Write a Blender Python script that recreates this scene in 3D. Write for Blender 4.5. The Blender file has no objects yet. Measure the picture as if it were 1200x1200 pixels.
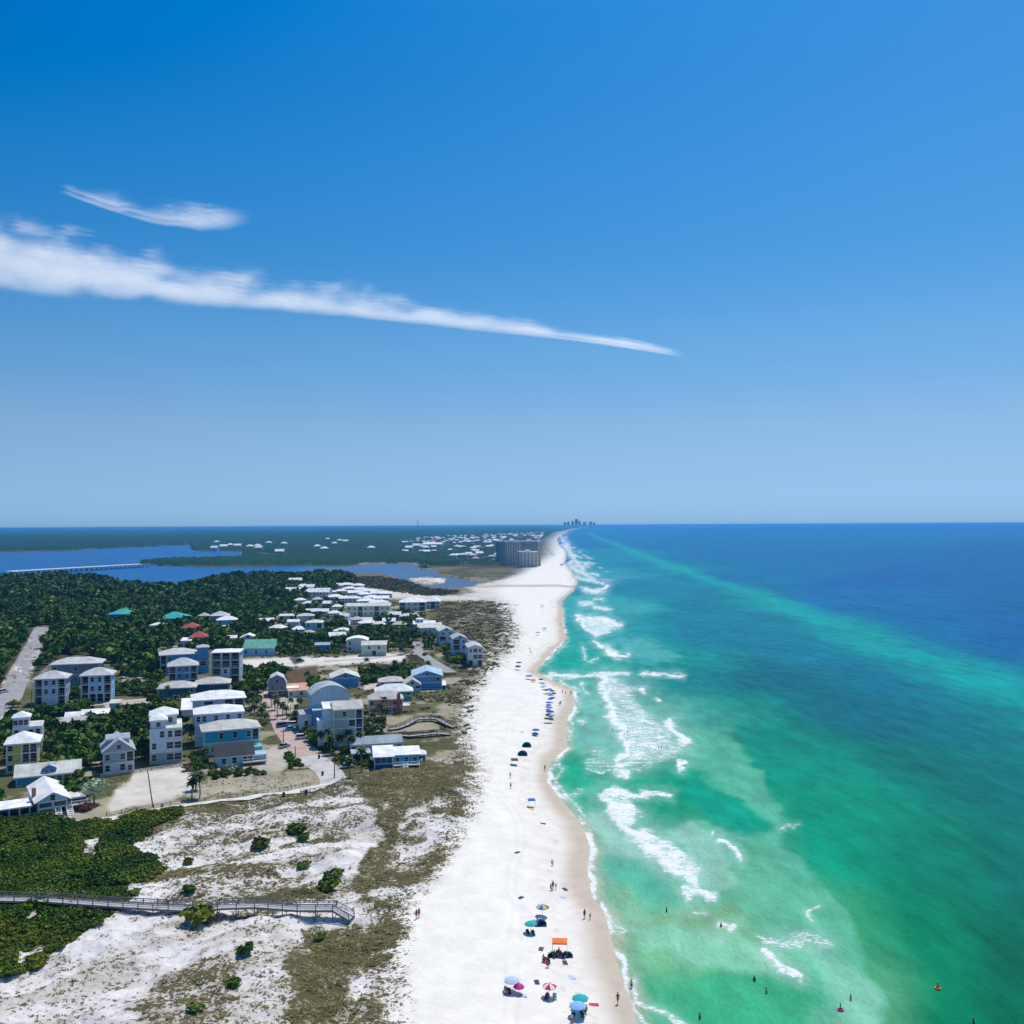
import bpy, bmesh, math, random
import numpy as np
from mathutils import Vector, Matrix
random.seed(7); RNG = np.random.RandomState(11)
SC = bpy.context.scene; COL = SC.collection
# ------------------------------------------------------------------ camera model
CAM_Z = 75.0; F = 1100.0; HOR = 615.6; SLOPE = 0.005
TH = math.atan((HOR-600)/F)
fw = np.array([0, math.cos(TH), math.sin(TH)]); _r = np.array([1, 0, -SLOPE]); _r /= np.linalg.norm(_r)
fw = fw/np.linalg.norm(fw); rt = _r - fw*np.dot(_r, fw); rt /= np.linalg.norm(rt); up = np.cross(rt, fw)
def project(x, y, z):
    x = np.asarray(x, float); y = np.asarray(y, float); z = np.asarray(z, float)-CAM_Z
    d = x*fw[0]+y*fw[1]+z*fw[2]; a = x*rt[0]+y*rt[1]+z*rt[2]; b = x*up[0]+y*up[1]+z*up[2]
    return 600+F*a/d, 600-F*b/d
def ground(u, v, z=2.0):
    a = (np.asarray(u, float)-600)/F; b = (600-np.asarray(v, float))/F
    dx = fw[0]+rt[0]*a+up[0]*b; dy = fw[1]+rt[1]*a+up[1]*b; dz = fw[2]+rt[2]*a+up[2]*b
    t = (z-CAM_Z)/dz
    return dx*t, dy*t
def hv(u):   # image row of the horizon
    u = np.asarray(u, float); a = (u-600)/F
    b = -(fw[2]+rt[2]*a)/up[2]
    return 600-F*b
cam = bpy.data.cameras.new('camera'); camo = bpy.data.objects.new('camera', cam); COL.objects.link(camo)
M = Matrix.Identity(4)
for i in range(3):
    M[i][0] = rt[i]; M[i][1] = up[i]; M[i][2] = -fw[i]
M[2][3] = CAM_Z
camo.matrix_world = M
cam.sensor_fit = 'HORIZONTAL'; cam.sensor_width = 36; cam.lens = 36*F/1200
cam.clip_start = 1; cam.clip_end = 250000
SC.camera = camo
# ------------------------------------------------------------------ noise and masks
def _h(i, j, s):
    n = (i.astype(np.int64)*374761393 + j.astype(np.int64)*668265263 + s*144665) & 0xffffffff
    n = ((n ^ (n >> 13))*1274126177) & 0xffffffff
    return ((n ^ (n >> 16)) & 0xffff)/65535.0
def vn(x, y, s=0):
    xi = np.floor(x); yi = np.floor(y); fx = x-xi; fy = y-yi
    fx = fx*fx*(3-2*fx); fy = fy*fy*(3-2*fy)
    a = _h(xi, yi, s); b = _h(xi+1, yi, s); c = _h(xi, yi+1, s); d = _h(xi+1, yi+1, s)
    return (a*(1-fx)+b*fx)*(1-fy)+(c*(1-fx)+d*fx)*fy
def fbm(x, y, s=0, o=4):
    r = 0; a = .5; t = 0
    for k in range(o):
        r = r+a*vn(x*2**k+k*17.3, y*2**k-k*9.1, s+k); t += a; a *= .55
    return r/t
def ss(e0, e1, x):
    t = np.clip((x-e0)/(e1-e0), 0, 1); return t*t*(3-2*t)
def sdp(u, v, poly, margin=60):   # signed distance, inside positive, only near the polygon
    P = np.array(poly, float); out = np.full(u.shape, -margin, float)
    m = (u > P[:, 0].min()-margin) & (u < P[:, 0].max()+margin) & (v > P[:, 1].min()-margin) & (v < P[:, 1].max()+margin)
    if not m.any(): return out
    x = u[m]; y = v[m]; d = np.full(x.shape, 1e18); ins = np.zeros(x.shape, bool)
    for i in range(len(P)):
        ax, ay = P[i]; bx, by = P[(i+1) % len(P)]
        ex, ey = bx-ax, by-ay; L = ex*ex+ey*ey+1e-9
        t = np.clip(((x-ax)*ex+(y-ay)*ey)/L, 0, 1)
        d = np.minimum(d, (x-ax-t*ex)**2+(y-ay-t*ey)**2)
        c = (ay > y) != (by > y)
        if by != ay: ins ^= c & (x < (bx-ax)*(y-ay)/(by-ay)+ax)
    d = np.sqrt(d); out[m] = np.where(ins, d, -d); return out
def sdl(u, v, pts, margin=40):    # distance to a polyline
    P = np.array(pts, float); out = np.full(u.shape, margin, float)
    m = (u > P[:, 0].min()-margin) & (u < P[:, 0].max()+margin) & (v > P[:, 1].min()-margin) & (v < P[:, 1].max()+margin)
    if not m.any(): return out
    x = u[m]; y = v[m]; d = np.full(x.shape, 1e18)
    for i in range(len(P)-1):
        ax, ay = P[i]; bx, by = P[i+1]; ex, ey = bx-ax, by-ay; L = ex*ex+ey*ey+1e-9
        t = np.clip(((x-ax)*ex+(y-ay)*ey)/L, 0, 1)
        d = np.minimum(d, (x-ax-t*ex)**2+(y-ay-t*ey)**2)
    out[m] = np.sqrt(d); return out
def lin(c):
    c = np.asarray(c, float)/255; return np.where(c <= .04045, c/12.92, ((c+.055)/1.055)**2.4)
# ------------------------------------------------------------------ map of the coast
SHORE = [(800,1500),(760,1250),(745,1200),(740,1173),(728,1147),(717,1104),(707,1067),(693,1050),(688,1020),(691,992),(680,963),(659,939),(640,915),(642,900),(650,886),(664,876),(663,859),(664,843),(672,824),(671,809),(645,796),(628,787),(633,778),(648,762),(663,747),(659,733),(660,720),(657,705),(672,692),(677,682),(672,672),(663,660),(664,650),(663,645),(655,638),(653,632),(657,627),(667,622),(682,618.5),(694,617.2),(708,616.2)]
DUNE = [(430,1500),(440,1250),(445,1200),(450,1120),(455,1075),(480,1040),(515,1000),(540,950),(550,905),(535,865),(540,815),(560,788),(578,768),(596,745),(592,710),(572,692),(590,683),(608,668),(622,660),(636,650),(638,640),(640,632),(650,624),(666,620),(680,617.6),(694,616.6),(706,616)]
def curve(pts, z):
    P = np.array(pts, float); x, y = ground(P[:, 0], P[:, 1], z); o = np.argsort(y); return y[o], x[o]
SY, SX = curve(SHORE, 0.2); DY, DX = curve(DUNE, 2)
def offs(x, y): return x-np.interp(y, SY, SX)
NEARWOOD = [(-600,690),(0,679),(100,678),(150,686),(185,690),(225,689),(240,683),(270,680),(330,678),(365,676),(400,675),(420,682),(395,690),(380,700),(340,706),(345,714),(318,722),(322,742),(285,748),(262,752),(250,764),(232,752),(185,757),(186,800),(165,800),(145,795),(140,782),(90,768),(60,778),(34,800),(57,740),(56,733),(42,735),(0,805),(-200,960),(-600,1100)]
LAGOON = [(-600,650),(0,646.5),(80,645),(100,643),(160,641),(200,638.5),(222,638),(226,644),(235,645.5),(285,645.5),(284,653),(230,654),(190,655.5),(165,658),(162,661),(230,663.5),(330,662.5),(405,662),(430,660),(490,660),(503,662.5),(480,664),(512,668),(515,672),(540,677),(566,680.5),(555,686),(525,689),(500,687),(480,682),(465,676),(440,671),(400,673),(365,675.5),(330,677.5),(270,679.5),(238,683),(225,689),(185,690),(150,686),(100,678),(0,679),(-600,690)]
LAG2 = [(300,647.5),(322,647.5),(323,650),(302,650.5)]
BANK = [(478,677),(500,675.5),(523,677),(520,682),(500,683.5),(486,681)]
FARWOOD_EX = []
SCRUB = [(-500,980),(-200,965),(20,962),(95,966),(117,966),(135,960),(205,955),(214,962),(209,970),(190,972),(170,985),(152,996),(158,1006),(175,1012),(190,1022),(186,1030),(168,1034),(150,1037),(140,1048),(150,1056),(128,1068),(121,1083),(87,1100),(60,1118),(43,1131),(20,1138),(0,1142),(-60,1160),(-500,1200)]
SCRUBGAP = [[(96,985),(118,982),(125,1000),(112,1012),(98,1010)],[(18,1122),(45,1104),(52,1112),(25,1130)],[(30,1072),(60,1068),(58,1074),(35,1077)]]
OLIVE = [(345,1230),(338,1195),(362,1165),(340,1140),(362,1110),(372,1085),(400,1080),(440,1085),(440,1110),(425,1140),(405,1200),(400,1230)]
OLIVE2 = [(430,905),(470,897),(520,893),(545,900),(540,925),(500,940),(482,965),(476,1000),(462,1035),(440,1050),(425,1062),(440,1020),(450,990),(452,960),(432,935)]
MARSH = [(370,671),(440,672),(470,677),(500,688),(545,692),(520,700),(480,697),(440,690),(400,684),(385,678)]
MARSH2 = [(500,664),(560,664),(606,666),(612,669),(560,674),(510,673)]
OLIVE3 = [(515,702),(560,700),(585,712),(592,735),(575,755),(566,770),(540,752),(520,742),(500,725),(505,712)]
TOWNS = [(-500,840),(0,806),(34,800),(60,778),(90,768),(140,782),(145,795),(186,800),(186,757),(232,752),(250,764),(285,748),(322,742),(318,722),(345,714),(340,706),(380,700),(395,690),(430,688),(540,705),(520,742),(572,775),(540,815),(535,865),(548,890),(480,895),(430,905),(400,918),(105,966),(-500,985)]
PATCH = [  # polygon, linear colour, softness in px
 ([(128,945),(135,925),(150,915),(160,903),(225,893),(235,905),(228,930),(170,942),(130,953)], (.66,.61,.54), 4),
 ([(228,922),(250,908),(300,909),(365,905),(374,912),(350,924),(290,931),(230,938)], (.44,.39,.29), 5),
 ([(145,790),(160,783),(168,797),(175,802),(165,808),(142,806)], (.55,.47,.38), 2),
 ([(120,822),(175,818),(176,824),(125,831)], (.52,.46,.40), 2),
 ([(278,773),(330,770),(400,769),(475,764),(476,775),(400,779),(330,783),(280,786)], (.74,.69,.62), 2),
 ([(338,771),(352,770),(356,776),(345,779)], (.10,.09,.09), 1),
 ([(284,786),(340,784),(372,780),(374,800),(340,806),(330,790)], (.13,.085,.05), 3),
 ([(388,727),(440,720),(490,718),(492,724),(440,732),(388,734)], (.70,.66,.60), 1.5),
 ([(425,790),(440,789),(442,806),(427,809)], (.62,.52,.44), 1),
 ([(318,822),(335,812),(348,818),(352,840),(330,832)], (.55,.48,.42), 3),
 ([(305,880),(330,874),(350,880),(330,905),(300,903)], (.50,.45,.38), 3),
 ([(420,688),(500,696),(540,700),(560,694),(545,688),(600,676),(640,668),(600,700),(560,705),(500,704),(420,698)], (.68,.63,.56), 3),
 ([(60,800),(70,795),(80,812),(60,814)], (.5,.45,.38), 2),
 ([(100,892),(110,880),(122,872),(126,885),(112,900)], (.5,.42,.34), 2)]
def layout(x, y, u, v):
    """land colour (linear), height, grass amount for ground points"""
    n = u.shape; off = offs(x, y); dl = np.interp(y, DY, DX)-x      # >0: inland of the dune foot
    D = np.maximum(y, 60); px = D/F
    n1 = fbm(x/40, y/40, 3); n2 = fbm(x/9, y/9, 5); n3 = fbm(x/2.2, y/2.2, 9, 3); n4 = fbm(x/200, y/200, 21)
    z = np.full(n, 2.0); col = np.zeros(n+(3,))
    def put(m, c):
        m = m[..., None]; nonlocal_col[0] = nonlocal_col[0]*(1-m)+np.asarray(c)*m
    nonlocal_col = [col]
    nv = (n2-.5)*9*np.clip(250/D, .12, 1.2)
    # town and empty lots
    base = np.stack([.27+.16*n2, .235+.14*n2, .165+.11*n2], -1); nonlocal_col[0] = base
    lft = ss(330, 200, u)*ss(900, 880, v+(n2-.5)*20)
    gr = np.clip(ss(.39, .52, fbm(x/13, y/13, 31))+lft*.8, 0, 1)*.92; put(gr, (.075, .10, .033))
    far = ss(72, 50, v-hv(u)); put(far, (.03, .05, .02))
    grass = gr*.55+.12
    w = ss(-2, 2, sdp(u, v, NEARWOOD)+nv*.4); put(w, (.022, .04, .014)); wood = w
    # dunes: the strip south of the town
    town = sdp(u, v, TOWNS, 80); dunes = ss(6, -4, town+nv)*ss(60, 95, v-hv(u))*(1-w)
    rx_, ry_ = x*.85+y*.5, y*.85-x*.5
    dsp = ss(.38, .66, fbm(rx_/11, ry_/4.5, 43)*.7+n3*.3)
    dcol = np.stack([.74-.22*dsp, .70-.22*dsp, .68-.25*dsp], -1)
    bro = np.maximum(ss(.46, .60, fbm(rx_/24, ry_/9, 41)), ss(20, 4, sdl(u, v, [(400,925),(362,934),(290,944),(215,955)], 40)+nv))
    wp = np.maximum(ss(-14, 14, sdp(u+(n2-.5)*50, v+(n3-.5)*30, [(-60,1165),(90,1098),(130,1072),(250,1082),(345,1095),(352,1130),(338,1165),(358,1200),(345,1260),(100,1320),(-60,1320)])+nv), ss(-10, 10, sdp(u, v, [(345,1040),(380,1005),(425,960),(465,938),(468,975),(440,1015),(400,1050)])+nv)); bp_ = ss(-10, 8, sdp(u, v, [(160,1185),(190,1150),(235,1132),(275,1140),(282,1175),(250,1225),(170,1215)])+nv*2)
    bro = np.maximum(bro*(1-.85*wp), bp_*.9); dsp = dsp*(1-.45*wp)
    dcol = dcol*(1-bro[..., None]*.35)+np.array([.30, .24, .17])*bro[..., None]*.35
    m = dunes[..., None]; nonlocal_col[0] = nonlocal_col[0]*(1-m)+dcol*m
    grass = grass*(1-dunes)+dunes*np.clip((.16+.5*dsp)*(1-.35*wp)+.5*bro, 0, 1)
    for P in (OLIVE, OLIVE2, OLIVE3):
        m = ss(-6, 6, sdp(u+(fbm(x/10, y/10, 61)-.5)*60*np.clip(250/D, .2, 1.2), v+(fbm(x/10, y/10, 63)-.5)*30*np.clip(250/D, .2, 1.2), P)+nv*1.6); put(m*.68*(1 if P is not OLIVE3 else ss(.40,.56,fbm(x/12, y/18, 47))), np.array([.185, .165, .05])); grass = np.maximum(grass, m*.9)
    for P in (MARSH, MARSH2):
        m = ss(-1.5, 1.5, sdp(u, v, P)); put(m*(.85 if P is MARSH else .8*ss(.40, .55, fbm(x/40, y/90, 48))), (.20, .165, .11))
    sc = ss(-2, 3, sdp(u, v, SCRUB)+nv)
    for P in SCRUBGAP: sc = sc*(1-ss(-3, 3, sdp(u, v, P)+nv))
    put(sc, (.06, .10, .022))
    for P, c, s in PATCH:
        m = ss(-s, s, sdp(u, v, P)+nv*s*.25); cc = np.array(c)*(.80+.25*n3+.35*(fbm(x/5, y/5, 57)-.5))[..., None]
        nonlocal_col[0] = nonlocal_col[0]*(1-m[..., None])+cc*m[..., None]; grass = grass*(1-m)+m*(.25 if abs(c[0]-.44) < .001 else .04)
    # beach
    edge = dl/np.maximum(px, .2)                       # px inland
    b = ss(10, -22, edge+nv*3); put(b*(1-.0*dunes), np.stack([.80+.04*n2, .76+.04*n2, .69+.04*n2], -1))
    fringe = ss(-38, -4, edge)*ss(22, 0, edge)*ss(90, 160, v-hv(u)); spk = ss(.52, .60, n3*.6+n2*.4)
    put(fringe*spk*.5, (.28, .25, .16)); grass = grass*(1-b)+fringe*.35
    tr = np.maximum(np.exp(-((off+17+2.5*np.sin(y/47)+3*(n4-.5))/.4)**2), np.exp(-((off+19+2.5*np.sin(y/47)+3*(n4-.5))/.4)**2))*b*(n2 > .35); put(tr*.16, (.55, .50, .42))
    wr = b*ss(.62, .74, fbm(x/1.1, y/1.6, 58, 3))*np.exp(-((off+8.5+4*(n1-.5))/3.2)**2); put(wr*.35, (.42, .36, .27))
    # darker packed sand by the water
    wet = ss(-6.5, -1.5, off+(n1-.5)*5); damp = ss(-15, -4, off+(n1-.5)*9)
    put(damp*.35, (.70, .62, .53)); put(wet*.85, (.52, .43, .33))
    # heights
    dm = np.clip(dunes+sc*.6, 0, 1)*(1-b)
    z = z+dm*((fbm(x/22, y/30, 51)-.42)*5.5+(n2-.5)*2.3+(n3-.5)*.75)
    bs = 0.12+1.9*ss(0, -26, off)+(n2-.5)*.2*ss(-5, -20, off)
    bz = np.where(off > 0, -off*.12, bs); z = z*(1-b)+bz*b
    z = np.where(off > -2, np.minimum(z, bz), z)
    lg = sdp(u, v, LAGOON, 30)+(vn(x/30, y/60, 8)-.5)*1.2; lg = np.maximum(lg, sdp(u, v, LAG2, 30))
    bank = sdp(u, v, BANK, 30); put(ss(-1, 1, bank), (.74, .70, .63))
    wat = (lg > 0) & (bank < 0)
    put(ss(-1.2, 0, lg)*(lg < 0)*(u > 420), (.35, .30, .24))
    z = np.where(wat, -1.5, z)
    # creek over the beach
    ck = sdl(u, v, [(545,688),(590,686.6),(640,686.4),(676,686)], 10); put(ss(1.3, .3, ck), (.40, .36, .31))
    return nonlocal_col[0], z, np.clip(grass, 0, 1), wat, wood, sc, b
# ------------------------------------------------------------------ object helpers
def tag(o, label=None, cat=None, group=None, kind=None):
    if label: o['label'] = label
    if cat: o['category'] = cat
    if group: o['group'] = group
    if kind: o['kind'] = kind
    return o
def meshobj(name, me, parent=None):
    o = bpy.data.objects.new(name, me); COL.objects.link(o)
    if parent: o.parent = parent
    return o
class MB:
    def __init__(s): s.v = []; s.f = []; s.m = []
    def quad(s, *p, mi=0):
        n = len(s.v); s.v += [tuple(q) for q in p]; s.f.append(tuple(range(n, n+len(p)))); s.m.append(mi)
    def box(s, x0, y0, z0, x1, y1, z1, mi=0):
        n = len(s.v); s.v += [(x0,y0,z0),(x1,y0,z0),(x1,y1,z0),(x0,y1,z0),(x0,y0,z1),(x1,y0,z1),(x1,y1,z1),(x0,y1,z1)]
        for q in ((0,3,2,1),(4,5,6,7),(0,1,5,4),(1,2,6,5),(2,3,7,6),(3,0,4,7)): s.f.append(tuple(n+i for i in q)); s.m.append(mi)
    def tube(s, a, b, r0, r1=None, n=6, mi=0):
        a = Vector(a); b = Vector(b); r1 = r0 if r1 is None else r1; d = (b-a)
        q = d.to_track_quat('Z', 'Y'); k = len(s.v)
        for (c, r) in ((a, r0), (b, r1)):
            for i in range(n):
                w = q @ Vector((math.cos(i*2*math.pi/n)*r, math.sin(i*2*math.pi/n)*r, 0)); s.v.append(tuple(c+w))
        for i in range(n):
            j = (i+1) % n; s.f.append((k+i, k+j, k+n+j, k+n+i)); s.m.append(mi)
        s.f.append(tuple(k+n-1-i for i in range(n))); s.f.append(tuple(k+n+i for i in range(n))); s.m += [mi, mi]
    def mesh(s, name, mats, smooth=False):
        me = bpy.data.meshes.new(name); me.from_pydata(s.v, [], s.f)
        for m in (mats if isinstance(mats, (list, tuple)) else [mats]): me.materials.append(m)
        if len(set(s.m)) > 1: me.polygons.foreach_set('material_index', s.m)
        if smooth: me.polygons.foreach_set('use_smooth', [True]*len(s.f))
        me.update(); return me
    def build(s, name, mats, parent=None, smooth=False):
        return meshobj(name, s.mesh(name, mats, smooth), parent)
def empty(name, loc, rz=0):
    o = bpy.data.objects.new(name, None); COL.objects.link(o); o.location = loc; o.rotation_euler = (0, 0, rz); o.empty_display_size = .5; return o
KIDS = {}
def kids(o): return [c for c in COL.objects if c.parent == o]
def copy_tree(src, loc, rz=0, scale=None, tree=None):
    """tree: [(child, [grandchildren])] gathered once"""
    c = src.copy(); COL.objects.link(c); c.location = loc; c.rotation_euler = (0, 0, rz)
    if scale: c.scale = scale if isinstance(scale, (tuple, list)) else (scale,)*3
    for ch, gs in tree:
        k = ch.copy(); COL.objects.link(k); k.parent = c
        for g in gs:
            q = g.copy(); COL.objects.link(q); q.parent = k
    return c
def tree_of(o): return [(ch, list(ch.children)) for ch in o.children]
# ------------------------------------------------------------------ materials
MC = {}
def nodes(name):
    m = bpy.data.materials.new(name); m.use_nodes = True; t = m.node_tree; b = t.nodes['Principled BSDF']
    return m, t.nodes, t.links, b
def mixc(N, L, fac, a, b, blend='MIX'):
    x = N.new('ShaderNodeMix'); x.data_type = 'RGBA'; x.blend_type = blend
    for s, v in ((0, fac), (6, a), (7, b)):
        if isinstance(v, bpy.types.NodeSocket): L.new(v, x.inputs[s])
        else: x.inputs[s].default_value = v if s == 0 else (*v[:3], 1)
    return x.outputs[2]
def noise(N, L, vec, scale, detail=3, rough=.55):
    x = N.new('ShaderNodeTexNoise'); x.inputs['Scale'].default_value = scale; x.inputs['Detail'].default_value = detail; x.inputs['Roughness'].default_value = rough
    if vec is not None: L.new(vec, x.inputs['Vector'])
    return x.outputs['Fac']
def ramp(N, L, v, lo, hi, a=0, b=1):
    x = N.new('ShaderNodeMapRange'); x.interpolation_type = 'SMOOTHSTEP'
    x.inputs[1].default_value = lo; x.inputs[2].default_value = hi; x.inputs[3].default_value = a; x.inputs[4].default_value = b
    L.new(v, x.inputs[0]); return x.outputs[0]
def mth(N, L, op, a, b=None):
    x = N.new('ShaderNodeMath'); x.operation = op
    for i, v in enumerate((a, b)):
        if v is None: continue
        if isinstance(v, bpy.types.NodeSocket): L.new(v, x.inputs[i])
        else: x.inputs[i].default_value = v
    return x.outputs[0]
def mat(name, c, rough=.7, var=.12, scale=1.2, metal=0, spec=.4, per=0, stripes=None):
    """painted / cloth / wood surfaces with soft wear; stripes=(axis, pitch) gives board or seam lines"""
    if name in MC: return MC[name]
    m, N, L, b = nodes(name); tc = N.new('ShaderNodeTexCoord'); v = tc.outputs['Object']
    n = noise(N, L, v, scale, 4); f = ramp(N, L, n, .3, .7)
    lo = [x*(1-var) for x in c]; hi = [min(1, x*(1+var*.6)) for x in c]
    out = mixc(N, L, f, lo, hi)
    if stripes:
        sp = N.new('ShaderNodeSeparateXYZ'); L.new(v, sp.inputs[0])
        w = mth(N, L, 'FRACT', mth(N, L, 'MULTIPLY', sp.outputs[stripes[0]], 1/stripes[1]))
        g = ramp(N, L, w, .0, .16, 1, 0)
        out = mixc(N, L, mth(N, L, 'MULTIPLY', g, .28), out, [x*.45 for x in c])
    if per:
        oi = N.new('ShaderNodeObjectInfo'); r = ramp(N, L, oi.outputs['Random'], 0, 1, 1-per, 1+per)
        hs = N.new('ShaderNodeHueSaturation'); L.new(out, hs.inputs['Color']); L.new(r, hs.inputs['Value']); out = hs.outputs[0]
    L.new(out, b.inputs['Base Color']); b.inputs['Roughness'].default_value = rough; b.inputs['Metallic'].default_value = metal; b.inputs['Specular IOR Level'].default_value = spec
    MC[name] = m; return m
def foliage(name, c, c2, trans=.25, tip=None):
    if name in MC: return MC[name]
    m, N, L, b = nodes(name); oi = N.new('ShaderNodeObjectInfo'); tc = N.new('ShaderNodeTexCoord')
    g_ = N.new('ShaderNodeNewGeometry'); n = mth(N, L, 'ADD', mth(N, L, 'MULTIPLY', noise(N, L, g_.outputs['Position'], .09, 3), .65), mth(N, L, 'MULTIPLY', noise(N, L, tc.outputs['Object'], .9, 3), .35)); f = ramp(N, L, n, .40, .60)
    out = mixc(N, L, f, c, c2)
    hs = N.new('ShaderNodeHueSaturation'); L.new(out, hs.inputs['Color'])
    L.new(ramp(N, L, oi.outputs['Random'], 0, 1, .74, 1.28), hs.inputs['Value'])
    r2 = mth(N, L, 'FRACT', mth(N, L, 'MULTIPLY', oi.outputs['Random'], 17.3)); L.new(ramp(N, L, r2, 0, 1, .475, .52), hs.inputs['Hue'])
    geo = N.new('ShaderNodeNewGeometry'); rp = ramp(N, L, geo.outputs['Random Per Island'], 0, 1, .65, 1.35)
    h2 = N.new('ShaderNodeHueSaturation'); L.new(hs.outputs[0], h2.inputs['Color']); L.new(rp, h2.inputs['Value'])
    L.new(h2.outputs[0], b.inputs['Base Color']); b.inputs['Roughness'].default_value = .6; b.inputs['Specular IOR Level'].default_value = .1
    MC[name] = m; return m
SKY_STRENGTH = 0.115; SUN_E = 3.65; EXPOSURE = 0.0; HAZE = 6e-5
# ------------------------------------------------------------------ world, sun, haze
w = bpy.data.worlds.new("World"); SC.world = w; w.use_nodes = True
N = w.node_tree.nodes; L = w.node_tree.links; bg = N['Background']
sk = N.new('ShaderNodeTexSky'); sk.sky_type = 'NISHITA'; sk.sun_disc = False
SUN_EL = math.radians(64); SUN_AZ = math.radians(24)
sk.sun_elevation = SUN_EL; sk.sun_rotation = SUN_AZ; sk.altitude = 600; sk.air_density = 1.0; sk.dust_density = .55; sk.ozone_density = 3.2
hs = N.new('ShaderNodeHueSaturation'); hs.inputs['Saturation'].default_value = 1.22; hs.inputs['Hue'].default_value = .497
L.new(sk.outputs[0], hs.inputs['Color'])
_T = [(10,(36,134,214),(98,145,203)),(100,(46,139,217),(104,153,212)),(200,(58,146,220),(109,160,218)),(300,(73,154,223),(119,171,227)),(400,(105,170,227),(137,188,237)),(500,(142,186,228),(175,218,245)),(560,(151,192,231),(214,238,235)),(600,(149,190,230),(234,233,206)),(613,(146,188,229),(231,226,198))]
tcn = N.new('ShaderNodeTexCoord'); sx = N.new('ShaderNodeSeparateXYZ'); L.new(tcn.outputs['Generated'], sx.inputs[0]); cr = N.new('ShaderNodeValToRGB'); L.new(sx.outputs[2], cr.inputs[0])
_E = [(0.0, lin(_T[-1][1])/lin(_T[-1][2]))]+[(math.sin(math.atan((615.5-y_)/1100)), lin(a_)/lin(b_)) for y_, a_, b_ in _T[::-1][1:]]+[(.75, np.array([1.15, 1.15, 1.08]))]  # last stop: overhead sky out of frame, brightened as added fill light
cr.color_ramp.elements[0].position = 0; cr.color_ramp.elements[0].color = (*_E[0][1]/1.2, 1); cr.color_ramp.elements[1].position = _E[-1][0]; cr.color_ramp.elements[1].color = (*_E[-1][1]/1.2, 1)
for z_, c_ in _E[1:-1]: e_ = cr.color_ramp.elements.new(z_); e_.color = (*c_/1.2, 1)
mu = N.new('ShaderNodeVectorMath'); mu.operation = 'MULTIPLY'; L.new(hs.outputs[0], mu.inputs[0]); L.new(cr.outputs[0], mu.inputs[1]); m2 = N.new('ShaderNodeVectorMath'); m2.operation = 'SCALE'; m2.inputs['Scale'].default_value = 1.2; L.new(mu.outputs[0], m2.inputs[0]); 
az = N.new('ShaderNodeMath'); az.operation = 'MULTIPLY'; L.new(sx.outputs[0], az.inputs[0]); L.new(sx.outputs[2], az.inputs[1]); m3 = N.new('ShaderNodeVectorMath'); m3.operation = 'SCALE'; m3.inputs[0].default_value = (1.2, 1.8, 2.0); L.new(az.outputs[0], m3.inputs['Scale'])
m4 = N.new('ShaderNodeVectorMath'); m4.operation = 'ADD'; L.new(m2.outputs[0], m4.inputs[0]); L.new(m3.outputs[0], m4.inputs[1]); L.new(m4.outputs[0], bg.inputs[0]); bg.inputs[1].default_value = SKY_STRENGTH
sun = bpy.data.lights.new('sun', 'SUN'); sun.energy = SUN_E; sun.angle = math.radians(.53); sun.color = (1, .945, .865)
so = bpy.data.objects.new('sun', sun); COL.objects.link(so)
sd = Vector((math.sin(SUN_AZ)*math.cos(SUN_EL), math.cos(SUN_AZ)*math.cos(SUN_EL), math.sin(SUN_EL)))
so.rotation_euler = sd.to_track_quat('Z', 'Y').to_euler()
SC.view_settings.view_transform = 'Standard'; SC.view_settings.look = 'None'; SC.view_settings.gamma = 1; SC.view_settings.exposure = EXPOSURE
SC.cycles.volume_bounces = 1; SC.cycles.max_bounces = 6; SC.cycles.transparent_max_bounces = 12; SC.cycles.use_denoising = True
def haze():
    b = MB(); b.box(-86000, -300, -9, 86000, 84000, 79)
    m = bpy.data.materials.new('haze'); m.use_nodes = True; t = m.node_tree; t.nodes.clear()
    o = t.nodes.new('ShaderNodeOutputMaterial'); v = t.nodes.new('ShaderNodeVolumePrincipled')
    v.inputs['Density'].default_value = HAZE; v.inputs['Color'].default_value = (.13, .50, .95, 1); v.inputs['Anisotropy'].default_value = .15
    t.links.new(v.outputs[0], o.inputs['Volume'])
    h = b.build('haze', m); tag(h, kind='stuff'); return h
haze()
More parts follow.
